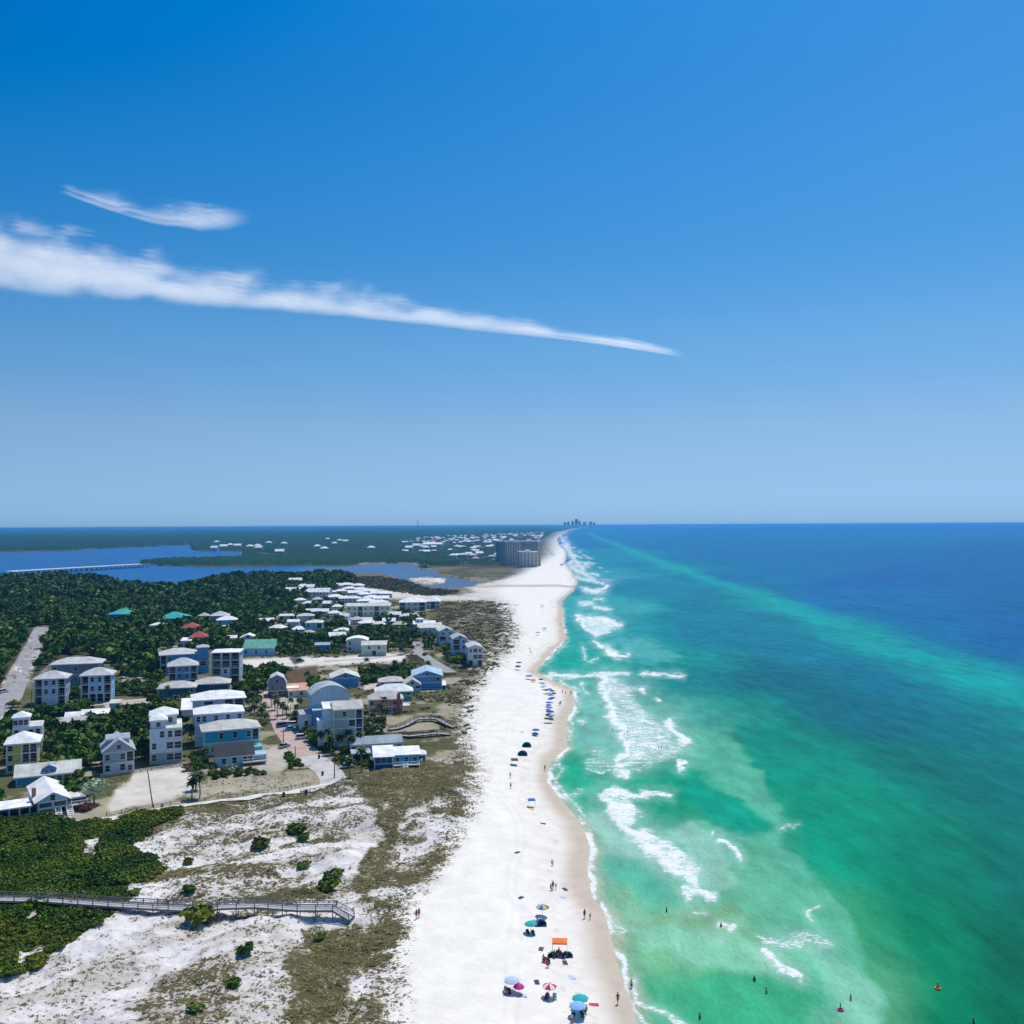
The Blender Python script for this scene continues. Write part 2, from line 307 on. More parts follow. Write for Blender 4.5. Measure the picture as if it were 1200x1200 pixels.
# ------------------------------------------------------------------ ground and sea sheets
def rows():
    a = list(np.arange(1.25, 12, .35))+list(np.arange(12, 60, .6))+list(np.arange(60, 600, 1.3))+list(np.geomspace(602, 1700, 70))
    return np.array(a)
def grid_mesh(name, us, ds, zfun_out):
    U, Dd = np.meshgrid(us, ds); V = hv(U)+Dd; X, Y = ground(U, V, zfun_out['zref'])
    return U, V, X, Y
def grid_build(name, X, Y, Z, keep, mats, cols=None, scal=None, smooth=True, mi=None):
    R, C = X.shape; idx = np.arange(R*C).reshape(R, C)
    q = np.stack([idx[:-1, :-1], idx[:-1, 1:], idx[1:, 1:], idx[1:, :-1]], -1)[keep].reshape(-1, 4)[:, ::-1]
    used = np.unique(q); remap = np.full(R*C, -1); remap[used] = np.arange(len(used)); q = remap[q]
    me = bpy.data.meshes.new(name); co = np.stack([X.ravel()[used], Y.ravel()[used], Z.ravel()[used]], -1).astype(np.float32)
    me.vertices.add(len(co)); me.vertices.foreach_set('co', co.ravel())
    me.loops.add(len(q)*4); me.loops.foreach_set('vertex_index', q.ravel().astype(np.int32))
    me.polygons.add(len(q)); me.polygons.foreach_set('loop_start', np.arange(0, len(q)*4, 4, dtype=np.int32))
    me.update(calc_edges=True); me.polygons.foreach_set('use_smooth', np.full(len(q), smooth))
    if cols is not None:
        a = me.attributes.new('col', 'FLOAT_COLOR', 'POINT'); c = np.ones((len(used), 4), np.float32); c[:, :3] = cols.reshape(-1, 3)[used]; a.data.foreach_set('color', c.ravel())
    for k, s in (scal or {}).items():
        a = me.attributes.new(k, 'FLOAT', 'POINT'); a.data.foreach_set('value', s.ravel()[used].astype(np.float32))
    me.materials.append(mats); me.validate(); return meshobj(name, me)
LU = np.arange(-460, 1010, 1.7); LD = rows()
U, Dd = np.meshgrid(LU, LD); V = hv(U)+Dd; LX, LY = ground(U, V, 2.0)
LCOL, LZ, LG, LWAT, LWOOD, LSC, LB = layout(LX, LY, U, V); LU2, LV2 = U, V
def zat(x, y):
    u, v = project(x, y, 2.0); d = v-hv(u)
    ci = np.clip(np.interp(u, LU, np.arange(len(LU))), 0, len(LU)-1.001); ri = np.clip(np.interp(d, LD, np.arange(len(LD))), 0, len(LD)-1.001)
    c0 = np.floor(ci).astype(int); r0 = np.floor(ri).astype(int); fc = ci-c0; fr = ri-r0
    return (LZ[r0, c0]*(1-fc)+LZ[r0, c0+1]*fc)*(1-fr)+(LZ[r0+1, c0]*(1-fc)+LZ[r0+1, c0+1]*fc)*fr
def at(px, py):
    """world point on the ground that shows at this place of the photograph"""
    z = 2.0
    for _ in range(5):
        x, y = ground(px, py, z); z = .5*z+.5*float(zat(x, y))
    x, y = ground(px, py, z); return Vector((float(x), float(y), float(zat(x, y))))
def field(A, x, y):
    u, v = project(x, y, 2.0); d = v-hv(u)
    ci = np.clip(np.round(np.interp(u, LU, np.arange(len(LU)))), 0, len(LU)-1).astype(int); ri = np.clip(np.round(np.interp(d, LD, np.arange(len(LD)))), 0, len(LD)-1).astype(int)
    return A[ri, ci]
def ground_mat():
    m, N, L, b = nodes('sand_and_soil'); at_ = N.new('ShaderNodeAttribute'); at_.attribute_name = 'col'
    ga = N.new('ShaderNodeAttribute'); ga.attribute_name = 'grass'
    geo = N.new('ShaderNodeNewGeometry'); p = geo.outputs['Position']
    n1 = noise(N, L, p, 1.1, 5, .65); n2 = noise(N, L, p, .23, 4, .6)
    n1 = mth(N, L, 'ADD', mth(N, L, 'MULTIPLY', noise(N, L, p, 1.5, 4, .7), .65), mth(N, L, 'MULTIPLY', noise(N, L, p, .38, 3, .6), .35)); f = mth(N, L, 'MULTIPLY', ramp(N, L, mth(N, L, 'ADD', n1, mth(N, L, 'MULTIPLY', ga.outputs['Fac'], .17)), .575, .625), ramp(N, L, ga.outputs['Fac'], .02, .2))
    c = mixc(N, L, f, at_.outputs['Color'], (.105, .09, .045))
    v = N.new('ShaderNodeHueSaturation'); L.new(c, v.inputs['Color']); L.new(ramp(N, L, n2, .3, .7, .93, 1.05), v.inputs['Value'])
    L.new(v.outputs[0], b.inputs['Base Color']); b.inputs['Roughness'].default_value = .95; b.inputs['Specular IOR Level'].default_value = .1
    bp = N.new('ShaderNodeBump'); bp.inputs['Strength'].default_value = .35; bp.inputs['Distance'].default_value = .5; L.new(noise(N, L, p, .9, 5), bp.inputs['Height']); L.new(bp.outputs[0], b.inputs['Normal'])
    return m
off = offs(LX, LY); cell = lambda a: (a[:-1, :-1], a[:-1, 1:], a[1:, 1:], a[1:, :-1])
keep = np.minimum.reduce(cell(off)) < 30
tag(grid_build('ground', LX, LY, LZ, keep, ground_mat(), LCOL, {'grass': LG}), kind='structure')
# ---- sea
SEA_PTS = [(720,616.6,50,130,180),(760,619,15,120,175),(900,619,0,106,168),(1190,617,0,100,163),(1190,650,0,100,165),(1000,650,0,105,168),(1190,675,0,100,165),(900,640,0,112,170),(1190,700,0,102,165),(1110,700,0,106,168),(1190,755,3,98,160),
 (800,635,0,115,168),(850,655,0,112,166),(900,672,0,114,166),(1000,700,0,108,170),(1050,680,0,98,170),(1190,725,0,100,168),(1100,745,0,108,165),(1190,790,0,122,158),(760,665,5,130,155),(850,705,0,125,148),(950,750,0,124,150),(1080,800,0,120,148),(1300,850,0,118,135),(1450,700,0,85,160),(1450,640,0,78,152),
 (700,655,20,140,165),(740,690,0,132,158),(800,740,0,126,152),(900,800,0,112,132),(1000,830,0,112,130),(1100,840,0,118,132),(1190,865,0,125,130),(1190,920,0,122,122),(1090,900,0,122,115),(1190,1000,0,120,106),(1190,1100,0,112,88),(1190,1190,0,115,80),(1500,1100,0,108,90),
 (1100,1000,0,135,110),(1000,950,3,152,122),(900,900,5,158,130),(950,1000,8,168,134),(1080,1100,10,140,100),(1010,1100,45,155,112),(1100,1190,15,138,98),(860,950,60,168,128),(820,905,10,155,120),(765,915,20,160,120),(690,900,60,182,142),
 (700,850,135,198,175),(760,780,40,155,145),(655,792,60,172,150),(660,770,45,170,150),(700,762,50,168,158),(720,740,60,165,165),(690,710,70,172,172),(680,670,70,165,178),(850,840,45,152,132),(900,1050,105,175,128),(850,1020,140,188,142),
 (800,1080,158,192,146),(740,1010,135,188,162),(775,1045,168,202,165),(830,1055,160,198,160),(720,1035,140,190,165),(850,990,120,185,150),(760,1100,150,195,155),(720,1085,145,188,150),(760,1130,112,182,138),(870,1120,100,180,136),(950,1190,80,170,122),(830,1190,80,172,128),(710,975,125,192,158),(1010,1170,118,178,134),(930,880,18,140,120),(780,850,120,190,172),(700,805,95,180,160),(800,790,15,130,135),(960,1100,95,175,125),(770,1250,80,170,130),(900,1400,60,160,115)]
BY, BX = curve([(1900,1110),(1400,905),(1200,822),(1130,793),(1060,765),(980,735),(900,705),(830,680),(760,654),(730,641),(698,629),(690,624)], 0)
SHOAL = [([(790,858),(830,850),(860,862),(887,900),(909,945),(932,994),(962,1035),(992,1087),(1012,1130),(1040,1200),(1060,1300),(960,1300),(940,1180),(900,1110),(860,1060),(800,1060),(730,1000),(790,970),(850,960),(880,1000),(880,960),(850,920),(800,900)], (112,186,148), .75, 7),
 ([(789,975),(815,962),(835,972),(864,1009),(872,1027),(842,1039),(822,1030)], (160,202,172), .85, 6), ([(700,955),(729,958),(775,1005),(790,1024),(744,1008),(703,992)], (164,198,172), .85, 7),
 ([(735,1090),(780,1078),(849,1095),(904,1118),(880,1136),(819,1130),(756,1117)], (150,206,170), .75, 9), ([(950,1110),(985,1130),(1012,1155),(1030,1210),(985,1200),(955,1165)], (150,200,168), .7, 9), ([(850,1098),(910,1112),(950,1130),(900,1140),(870,1125)], (150,198,160), .7, 8),
 ([(655,893),(700,903),(740,908),(768,925),(745,932),(690,916),(660,905)], (30,165,122), .8, 5), ([(795,905),(842,930),(880,950),(906,975),(872,984),(842,967),(812,947)], (8,158,124), .85, 7), ([(699,1005),(760,1018),(797,1040),(800,1056),(756,1064),(722,1042)], (92,184,150), .8, 7),
 ([(756,1150),(830,1138),(900,1142),(955,1165),(940,1200),(780,1200)], (70,172,122), .75, 9), ([(655,800),(690,800),(715,850),(720,885),(690,880),(672,870),(680,830)], (140,200,180), .6, 7), ([(650,770),(700,772),(730,782),(690,786),(655,785)], (20,165,140), .8, 4), ([(716,748),(760,748),(800,770),(770,778),(730,770)], (110,185,175), .6, 5)]
def sea_color(u, v, x, y):
    q = 10*np.log(np.maximum(v-hv(u), 1)); P = np.array(SEA_PTS, float); C = lin(P[:, 2:5]); pu = P[:, 0]; pq = 10*np.log(np.maximum(P[:, 1]-hv(pu), 1))
    wx = (fbm(x/60, y/90, 61)-.5)*45; wq = (fbm(x/45, y/70, 67)-.5)*1.3
    num = np.zeros(u.shape+(3,)); den = np.zeros(u.shape)
    for i in range(len(P)):
        d2 = ((u+wx-pu[i])/62)**2+((q+wq-pq[i])/1.15)**2; wgt = np.exp(-d2/.8)+2e-4/(1+d2*d2)
        num += wgt[..., None]*C[i]; den += wgt
    c = num/den[..., None]
    bx_ = np.interp(y, BY, BX); k = np.exp(-((x-bx_+(fbm(x/50, y/120, 73)-.5)*50)/23)**2)*.78*ss(3, 9, v-hv(u)); c = c*(1-k[..., None])+lin((8, 176, 168))*k[..., None]
    s_ = np.clip((v-hv(u))/300, .15, 1.2); uu = u+(fbm(x/9, y/15, 171, 4)-.5)*46*s_; vv = v+(fbm(x/9, y/15, 173, 4)-.5)*26*s_
    for P, cc, a_, sf in SHOAL:
        m = (ss(-sf, sf, sdp(uu, vv, P, 60))*a_)[..., None]; c = c*(1-m)+lin(cc)*np.array([1.15, 1.12, 1.28])*m
    b = fbm(x/26, y/44, 71, 5); c = c*np.array([.72, .84, .76])*(1+.5*(b-.5))[..., None]
    c = np.maximum(c-np.array([.012, 0, 0]), 0); st = fbm(x/5+y/60, y/26, 77, 4); nearf = ss(40, 200, v-hv(u)); c = c*(1+.22*(st-.5)*(.4+.6*nearf))[..., None]
    return c
FOAM_POLY = [  # polygon, strength, softness
 ([(705,793),(716,791),(733,801),(760,806),(742,812),(746,826),(775,846),(790,852),(800,860),(786,864),(804,880),(795,888),(762,898),(740,904),(726,905),(724,896),(733,880),(737,872),(732,860),(718,851),(714,838),(708,822)], .60, 9),
 ([(710,925),(722,930),(750,936),(735,948),(752,955),(742,966),(770,975),(790,992),(812,1006),(820,1026),(800,1030),(775,1010),(755,990),(738,975),(727,960),(720,945)], .70, 5),
 ([(796,1038),(815,1036),(838,1044),(830,1052),(806,1058)], .72, 5),
 ([(884,1098),(905,1096),(940,1094),(972,1108),(962,1116),(930,1112),(905,1112)], .50, 6),
 ([(675,719),(690,722),(712,724),(726,734),(712,744),(698,746),(690,741)], .72, 3),
 ([(697,752),(712,755),(728,768),(720,772),(704,762)], .66, 3),
 ([(676,685),(690,690),(702,688),(712,694),(700,698),(686,696)], .60, 3),
 ([(677,704),(696,704),(698,710),(680,712)], .62, 2.5),
 ([(685,884),(700,878),(722,884),(726,900),(700,906),(686,902)], .34, 6),
 ([(716,838),(740,830),(780,842),(790,872),(750,890),(724,894)], .34, 14),
 ([(700,1068),(716,1076),(745,1090),(728,1096),(712,1090)], .50, 5),
 ([(655,925),(680,926),(690,930),(664,934)], .42, 4)]
FOAM_LINE = [  # polyline, half width, strength
 ([(705,793),(708,806),(712,820),(716,838),(728,852),(734,866),(735,880),(726,890),(724,904),(732,906)], 4.5, .95),
 ([(712,926),(740,933),(762,932),(785,934)], 3.5, .9), ([(716,932),(722,942),(726,956),(738,970),(752,986),(772,1004),(796,1022),(816,1030)], 8, .95),
 ([(732,950),(745,956)], 6, .9), ([(797,1042),(812,1054)], 4, .9),
 ([(786,848),(794,862),(801,870)], 5, 1.0), ([(852,990),(856,996),(864,1006)], 4.2, 1.0), ([(899,1116),(908,1128),(920,1140),(936,1146)], 4.5, 1.0), ([(903,1120),(925,1145)], 4, .9),
 ([(794,893),(797,901)], 2.5, .9), ([(752,807),(755,810)], 2.2, .9), ([(770,818),(775,823)], 1.8, .8), ([(952,1070),(953,1080)], 2.6, .9), ([(953,1068),(962,1066)], 1.4, .6),
 ([(838,1086),(848,1092),(858,1088)], 4, .75), ([(840,980),(844,978)], 1.5, .7),
 ([(645,789),(660,793),(690,791),(712,789),(735,790)], 1.9, .85), ([(752,789),(775,791),(800,791)], 1.8, .75), ([(676,790),(668,792)], 2.2, .7),
 ([(678,802),(682,810),(694,813)], 1.8, .55), ([(683,842),(687,852)], 1.6, .5), ([(675,824),(684,824)], 1.6, .5), ([(684,901),(700,903),(724,904)], 2, .5),
 ([(690,724),(712,727),(726,733)], 2.2, 1.0), ([(676,722),(688,738),(700,744)], 2, .9), ([(697,752),(712,764),(722,770),(736,768)], 2, 1.0), ([(682,758),(688,776),(700,772)], 1.4, .55),
 ([(696,712),(714,714)], 1.4, .8), ([(698,702),(706,702)], 1.3, .8), ([(686,690),(700,694),(712,687)], 1.8, .8), ([(662,640),(670,650),(674,658),(684,668)], 2.6, .62), ([(668,664),(684,672),(700,682)], 2.4, .60), ([(672,676),(690,680),(708,684)], 1.7, .66), ([(656,626),(660,634),(668,642)], 1.6, .6), ([(664,660),(676,664),(690,664)], 1.6, .55),
 ([(690,992),(688,1004),(692,1020),(691,1040),(694,1052)], 4.5, .95), ([(684,975),(690,985)], 2.5, .6), ([(706,1062),(712,1074),(718,1090),(716,1104),(724,1130),(732,1150),(738,1165),(746,1186),(765,1215)], 2.8, .85), ([(742,1150),(752,1172),(770,1184),(795,1200),(820,1220)], 3.4, .75), ([(650,890),(656,905),(652,915),(662,930),(680,950)], 2.2, .5), ([(640,905),(648,925),(668,940),(686,958)], 2.2, .45), ([(672,845),(668,858),(666,872),(656,884)], 1.5, .5), ([(675,818),(674,830),(668,842)], 1.6, .55),
 ([(640,790),(652,796),(668,803),(675,812)], 1.4, .6), ([(640,780),(650,768),(664,752)], 1.2, .4), ([(914,974),(920,970),(936,966)], 1.1, .5), ([(921,966),(926,972)], 1.3, .5), ([(816,1070),(824,1072)], 1.6, .6)]
SUs = np.arange(575, 1680, 1.7); U, Dd = np.meshgrid(SUs, LD); V = hv(U)+Dd; X, Y = ground(U, V, 0.0)
soff = offs(X, Y); SCOL = sea_color(U, V, X, Y)
foam = np.zeros(U.shape); veil = np.zeros(U.shape); wv = (fbm(X/6, Y/10, 81)-.5)
sc_ = np.clip((V-hv(U))/300, .12, 1.1)
Uw = U+(fbm(X/5, Y/9, 181, 3)-.5)*26*sc_; Vw = V+(fbm(X/5, Y/9, 191, 3)-.5)*14*sc_
for P, s, sf in FOAM_POLY:
    sd_ = sdp(Uw, Vw, P, 80); foam = np.maximum(foam, s*.88*(.55+.9*(fbm(X/4, Y/7, 85, 3)-.05))*ss(-sf, sf*1.2, sd_)); veil = np.maximum(veil, s*ss(-sf*3, sf*1.2, sd_+wv*14*sc_))
for P, hw, s in FOAM_LINE:
    sd_ = sdl(Uw, Vw, P, 60); foam = np.maximum(foam, s*.92*(.62+.75*(fbm(X/5, Y/8, 86, 3)-.05))*ss(hw*1.9, hw*.2, sd_)); veil = np.maximum(veil, s*.8*ss(hw*4.5+2, hw*.8, sd_+wv*6*sc_))
SCOL = SCOL*(1-.5*veil[..., None])+lin((165, 205, 190))*.5*veil[..., None]
foam = np.maximum(foam, .85*ss(.42, .62, fbm(X/9, Y/22, 84))*ss(1.6, .2, np.abs(soff-.9+(fbm(X/7, Y/7, 83)-.5)*3))*ss(60, 140, V-hv(U)))
# long runs of surf towards the far end of the beach
far_s = ss(78, 50, V-hv(U))*ss(2, 6, V-hv(U)); foam = np.maximum(foam, far_s*.62*ss(.50, .62, fbm(X/14, Y/75, 87))*ss(-2, 8, soff)*ss(75, 35, soff))
dry = ss(4, 0, soff+(fbm(X/5, Y/9, 85)-.5)*4)*ss(40, 120, V-hv(U))
SCOL = SCOL*(1-.75*dry[..., None])+np.array([.50, .50, .37])*.75*dry[..., None]
SZ = foam*.28*ss(3, 10, soff)+(fbm(X/7, Y/16, 91)-.5)*.25*ss(0, 25, soff); SZ = np.where(soff < -2, 0, SZ)
def sea_mat():
    m, N, L, b = nodes('sea_water'); a = N.new('ShaderNodeAttribute'); a.attribute_name = 'col'; fa = N.new('ShaderNodeAttribute'); fa.attribute_name = 'foam'
    geo = N.new('ShaderNodeNewGeometry'); mp = N.new('ShaderNodeMapping'); mp.inputs['Rotation'].default_value = (0, 0, .25); mp.inputs['Scale'].default_value = (1, .42, 1); L.new(geo.outputs['Position'], mp.inputs[0]); p = mp.outputs[0]
    n1 = noise(N, L, p, 1.35, 6, .72); n2 = noise(N, L, p, .16, 4, .6); n3 = noise(N, L, p, .045, 3)
    mp2 = N.new('ShaderNodeMapping'); mp2.inputs['Rotation'].default_value = (0, 0, -.3); mp2.inputs['Scale'].default_value = (.6, 1.25, 1); L.new(geo.outputs['Position'], mp2.inputs[0])
    nf = ramp(N, L, mth(N, L, 'ADD', mth(N, L, 'MULTIPLY', noise(N, L, mp2.outputs[0], 1.5, 7, .75), .7), mth(N, L, 'MULTIPLY', noise(N, L, mp2.outputs[0], .33, 3), .3)), .36, .64)
    k = mth(N, L, 'MULTIPLY', ramp(N, L, mth(N, L, 'ADD', fa.outputs['Fac'], nf), .82, 1.22), ramp(N, L, fa.outputs['Fac'], .03, .2))
    k = mth(N, L, 'MAXIMUM', k, mth(N, L, 'MULTIPLY', fa.outputs['Fac'], .35))
    c = N.new('ShaderNodeHueSaturation'); L.new(a.outputs['Color'], c.inputs['Color']); L.new(ramp(N, L, mth(N, L, 'ADD', mth(N, L, 'MULTIPLY', n2, .6), mth(N, L, 'MULTIPLY', n1, .4)), .3, .7, .76, 1.22), c.inputs['Value'])
    out = mixc(N, L, k, c.outputs[0], (.84, .86, .86)); L.new(out, b.inputs['Base Color'])
    L.new(ramp(N, L, k, 0, 1, .32, .9), b.inputs['Roughness']); b.inputs['Specular IOR Level'].default_value = .05; b.inputs['IOR'].default_value = 1.33
    h = mth(N, L, 'ADD', mth(N, L, 'MULTIPLY', n1, .25), mth(N, L, 'ADD', n2, mth(N, L, 'MULTIPLY', n3, 2.0)))
    bp = N.new('ShaderNodeBump'); bp.inputs['Strength'].default_value = .8; bp.inputs['Distance'].default_value = 1.8; L.new(h, bp.inputs['Height']); L.new(bp.outputs[0], b.inputs['Normal'])
    return m
keep = np.maximum.reduce(cell(soff)) > -14
tag(grid_build('sea', X, Y, SZ, keep, sea_mat(), SCOL, {'foam': foam}), kind='structure')
# ---- lagoon: one sheet under the low land
def lagoon():
    us = np.arange(-600, 600, 6.); ds = np.geomspace(16, 84, 60); U, Dd = np.meshgrid(us, ds); V = hv(U)+Dd; X, Y = ground(U, V, 0)
    deep = lin((0, 86, 146)); sh = lin((84, 104, 132)); brown = lin((88, 92, 112))
    k = ss(360, 430, U+(V-662)*8)*.75; c = deep*(1-k[..., None])+sh*k[..., None]; c = c*(.9+.25*vn(X/60, Y/160, 4))[..., None]
    k = ss(495, 530, U)[..., None]*.6; c = c*(1-k)+brown*k
    m, N, L, b = nodes('lagoon_water'); a = N.new('ShaderNodeAttribute'); a.attribute_name = 'col'; L.new(a.outputs['Color'], b.inputs['Base Color']); b.inputs['Roughness'].default_value = .35; b.inputs['Specular IOR Level'].default_value = .08
    geo = N.new('ShaderNodeNewGeometry'); bp = N.new('ShaderNodeBump'); bp.inputs['Strength'].default_value = .5; bp.inputs['Distance'].default_value = 1; L.new(noise(N, L, geo.outputs['Position'], .2, 4), bp.inputs['Height']); L.new(bp.outputs[0], b.inputs['Normal'])
    tag(grid_build('lagoon_water', X, Y, np.zeros(X.shape), np.ones((X.shape[0]-1, X.shape[1]-1), bool), m, c), kind='structure')
lagoon()
# ---- far wood: a lumpy canopy beyond the lagoon
FARTOWN = [(468,633),(500,628),(560,626),(640,622),(640,650),(630,665),(575,665),(540,664),(525,660),(495,656),(472,648)]
def farwood():
    us = np.arange(-460, 700, 1.0); ds = np.array(list(np.arange(1.4, 14, .3))+list(np.arange(14, 50, .45)))
    U, Dd = np.meshgrid(us, ds); V = hv(U)+Dd; X, Y = ground(U, V, 2.0)
    lg = np.maximum(sdp(U, V, LAGOON, 30), sdp(U, V, LAG2, 30))+(vn(X/30, Y/60, 8)-.5)*1.2
    inl = np.interp(Y, DY, DX)-X
    ft = ss(-1, 2, sdp(U, V, FARTOWN, 20))
    m = (lg < -.7) & (inl > 25) & ~((U > 500) & (Dd > 46.5)) & ~((U > 400) & (Dd > 52)) & (Dd < 50)
    t = fbm(X/90, Y/220, 12); open_ = ft*(fbm(X/22, Y/60, 14) > .47); m &= open_ < .5
    a = vn(X/9, Y/14, 15)*.6+vn(X/4, Y/6, 16)*.4
    Z = 2+(3.5+6*a+5*(t-.4))*ss(.6, 1.8, -lg)*np.where(ft > .5, .6, 1); Z = np.where(m, Z, 1.8)
    c = np.array([.008, .040, .022])*(.55+1.1*a)[..., None]*(.8+.5*t)[..., None]
    mt, N, L, b = nodes('far_canopy'); at_ = N.new('ShaderNodeAttribute'); at_.attribute_name = 'col'; L.new(at_.outputs['Color'], b.inputs['Base Color']); b.inputs['Roughness'].default_value = .9; b.inputs['Specular IOR Level'].default_value = .1
    k = np.minimum.reduce(cell(m.astype(int))) > 0
    k2 = np.maximum.reduce(cell(m.astype(int))) > 0
    tag(grid_build('forest', X, Y, Z, k2, mt, c, smooth=False), 'blue green woodland beyond the lagoon reaching to the horizon', 'forest', kind='stuff')
farwood()
# ---- roads and paths
def ribbon(name, pts, mt, lift=.07, flat=False):
    """pts: (px, py, half width in metres)"""
    P = [(at(a, b), w) for a, b, w in pts]; Q = []
    for i in range(len(P)-1):
        (a, wa), (b, wb) = P[i], P[i+1]; n = max(2, int((b-a).length/3))
        for k in range(n): t = k/n; Q.append((a.lerp(b, t), wa*(1-t)+wb*t))
    Q.append(P[-1]); vs = []; fs = []; K = 5
    for i, (p, w_) in enumerate(Q):
        d = (Q[min(i+2, len(Q)-1)][0]-Q[max(i-2, 0)][0]); d.z = 0; d.normalize(); n = Vector((d.y, -d.x, 0))
        for k in range(K):
            q = p+n*w_*(k/(K-1)*2-1); vs.append((q.x, q.y, float(zat(q.x, q.y))+lift))
        if i:
            for k in range(K-1): o = (i-1)*K+k; fs.append((o, o+K, o+K+1, o+1))
    b = MB(); b.v = vs; b.f = [f[::-1] for f in fs]; b.m = [0]*len(fs); o = b.build(name, mt, smooth=True); tag(o, kind='structure'); return o
def wmat(name, c, var=.2, sc=.3, rough=.9, sc2=3):
    m, N, L, b = nodes(name); g = N.new('ShaderNodeNewGeometry'); n = noise(N, L, g.outputs['Position'], sc, 4); n2 = noise(N, L, g.outputs['Position'], sc2, 3)
    f = ramp(N, L, mth(N, L, 'ADD', mth(N, L, 'MULTIPLY', n, .6), mth(N, L, 'MULTIPLY', n2, .4)), .35, .65)
    L.new(mixc(N, L, f, [x*(1-var) for x in c], [x*(1+var*.5) for x in c]), b.inputs['Base Color']); b.inputs['Roughness'].default_value = rough; b.inputs['Specular IOR Level'].default_value = .15; return m
asph = wmat('grey_asphalt', (.34, .34, .35)); conc = wmat('pale_concrete', (.55, .53, .51)); brick = wmat('pink_pavers', (.50, .38, .34)); sandp = wmat('packed_sand', (.74, .70, .64)); lane = wmat('lane_gravel', (.52, .47, .41))
ribbon('road', [(-60,905,4.2),(-8,845,4.6),(12,818,4.6),(24,790,4.6),(36,765,4.6),(48,735,4.8)], asph)
ribbon('lane', [(2,842,2.2),(35,833,2.4),(75,829,2.6),(110,826,2.6),(150,822,2.6),(178,819,2.4)], lane, .09)
ribbon('street', [(313,812,2.6),(318,826,2.8),(326,842,3.2),(336,858,4.0),(350,874,4.4),(362,886,4.2)], brick, .08)
ribbon('street', [(362,886,4.3),(375,896,4.2),(385,904,4.0),(390,912,3.8),(388,919,3.0)], conc, .085)
ribbon('sand_path', [(388,919,2.6),(362,926,2.5),(330,931,2.5),(290,936,2.5),(240,942,2.6),(200,947,2.6),(160,955,2.6),(128,961,2.6),(104,967,2.0)], sandp, .22)
ribbon('street', [(488,752,2.8),(490,763,3.0),(500,771,3.2),(512,779,3.4),(528,788,3.0)], asph, .08)
ribbon('street', [(380,775,2.2),(430,772,2.2),(488,766,2.4)], lane, .075)
ribbon('lane', [(240,800,1.6),(300,786,1.8),(318,800,1.8),(314,812,2)], lane, .07)
# ------------------------------------------------------------------ houses
WALLC = {'yellow': (.62,.50,.12), 'white': (.72,.73,.74), 'grey': (.40,.43,.46), 'palegrey': (.58,.66,.74), 'ltblue': (.42,.58,.74), 'blue': (.10,.32,.60), 'deepblue': (.03,.13,.27), 'teal': (.04,.38,.55), 'tealdk': (.03,.24,.30), 'pink': (.62,.22,.24), 'mint': (.42,.62,.56), 'palegreen': (.48,.56,.46), 'lavender': (.42,.52,.76), 'cream': (.60,.56,.47), 'brown': (.22,.16,.12), 'slate': (.20,.24,.32), 'skyblue': (.32,.60,.84), 'sage': (.36,.42,.38), 'green': (.12,.42,.30)}
ROOFC = {'wroof': (.86,.86,.87), 'groof': (.58,.58,.59), 'bgroof': (.58,.56,.52), 'dark': (.06,.065,.075), 'tealr': (.05,.42,.42), 'redr': (.45,.10,.09), 'orange': (.62,.36,.24), 'greenr': (.16,.46,.34), 'blueg': (.42,.47,.52), 'cream': (.66,.66,.60), 'bluer': (.42,.56,.68)}
def wallm(k): return mat('wall_'+k, WALLC[k], .75, .10, .6, stripes=(2, .42))
def roofm(k, ax=0): return mat('roof_%s_%d' % (k, ax), ROOFC[k], .75, .20, .35, spec=.1, stripes=(ax, 1.1))
TRIM = mat('white_trim', (.78,.78,.78), .6, .06, 2); GLASS = mat('window_glass', (.012,.018,.03), .18, .3, .4, spec=.35); DARKW = mat('dark_timber', (.05,.045,.045), .8, .2, 2); DOORM = mat('door_paint', (.10,.12,.16), .5)
DECKM = mat('weathered_boards', (.46,.45,.45), .85, .18, 1.5, stripes=(0, .3)); SILVER = mat('silvered_wood', (.15,.15,.18), .85, .2, 1.5)
def win_meshes():
    f = MB(); w_, h_ = .62, .82
    for a in ((-w_-.09, h_, w_+.09, h_+.11), (-w_-.09, -h_-.11, w_+.09, -h_), (-w_-.09, -h_, -w_, h_), (w_, -h_, w_+.09, h_), (-w_, -.03, w_, .03)): f.box(a[0], -.07, a[1], a[2], .02, a[3])
    g = MB(); g.box(-w_, -.03, -h_, w_, .02, h_); return f.mesh('window', TRIM), g.mesh('pane', GLASS)
WF, WP = win_meshes()
def window(par, x, y, z, rz=0, sx=1, sz=1):
    o = meshobj('window', WF, par); o.location = (x, y, z); o.rotation_euler = (0, 0, rz); o.scale = (sx, 1, sz)
    p = meshobj('pane', WP, o); return o
def railing(par, x0, y0, x1, y1, z, name='railing', mt=None, h=1.0, step=.45):
    b = MB(); d = Vector((x1-x0, y1-y0, 0)); L_ = d.length; n = max(1, int(L_/step))
    b.tube((x0,y0,z+h), (x1,y1,z+h), .055, n=4); b.tube((x0,y0,z+.12), (x1,y1,z+.12), .04, n=4)
    for i in range(n+1): x = x0+(x1-x0)*i/n; y = y0+(y1-y0)*i/n; b.tube((x,y,z), (x,y,z+h), .03 if i % 4 else .06, n=4)
    return b.build(name, mt or TRIM, par)
HOUSES = []     # footprints, kept clear of trees
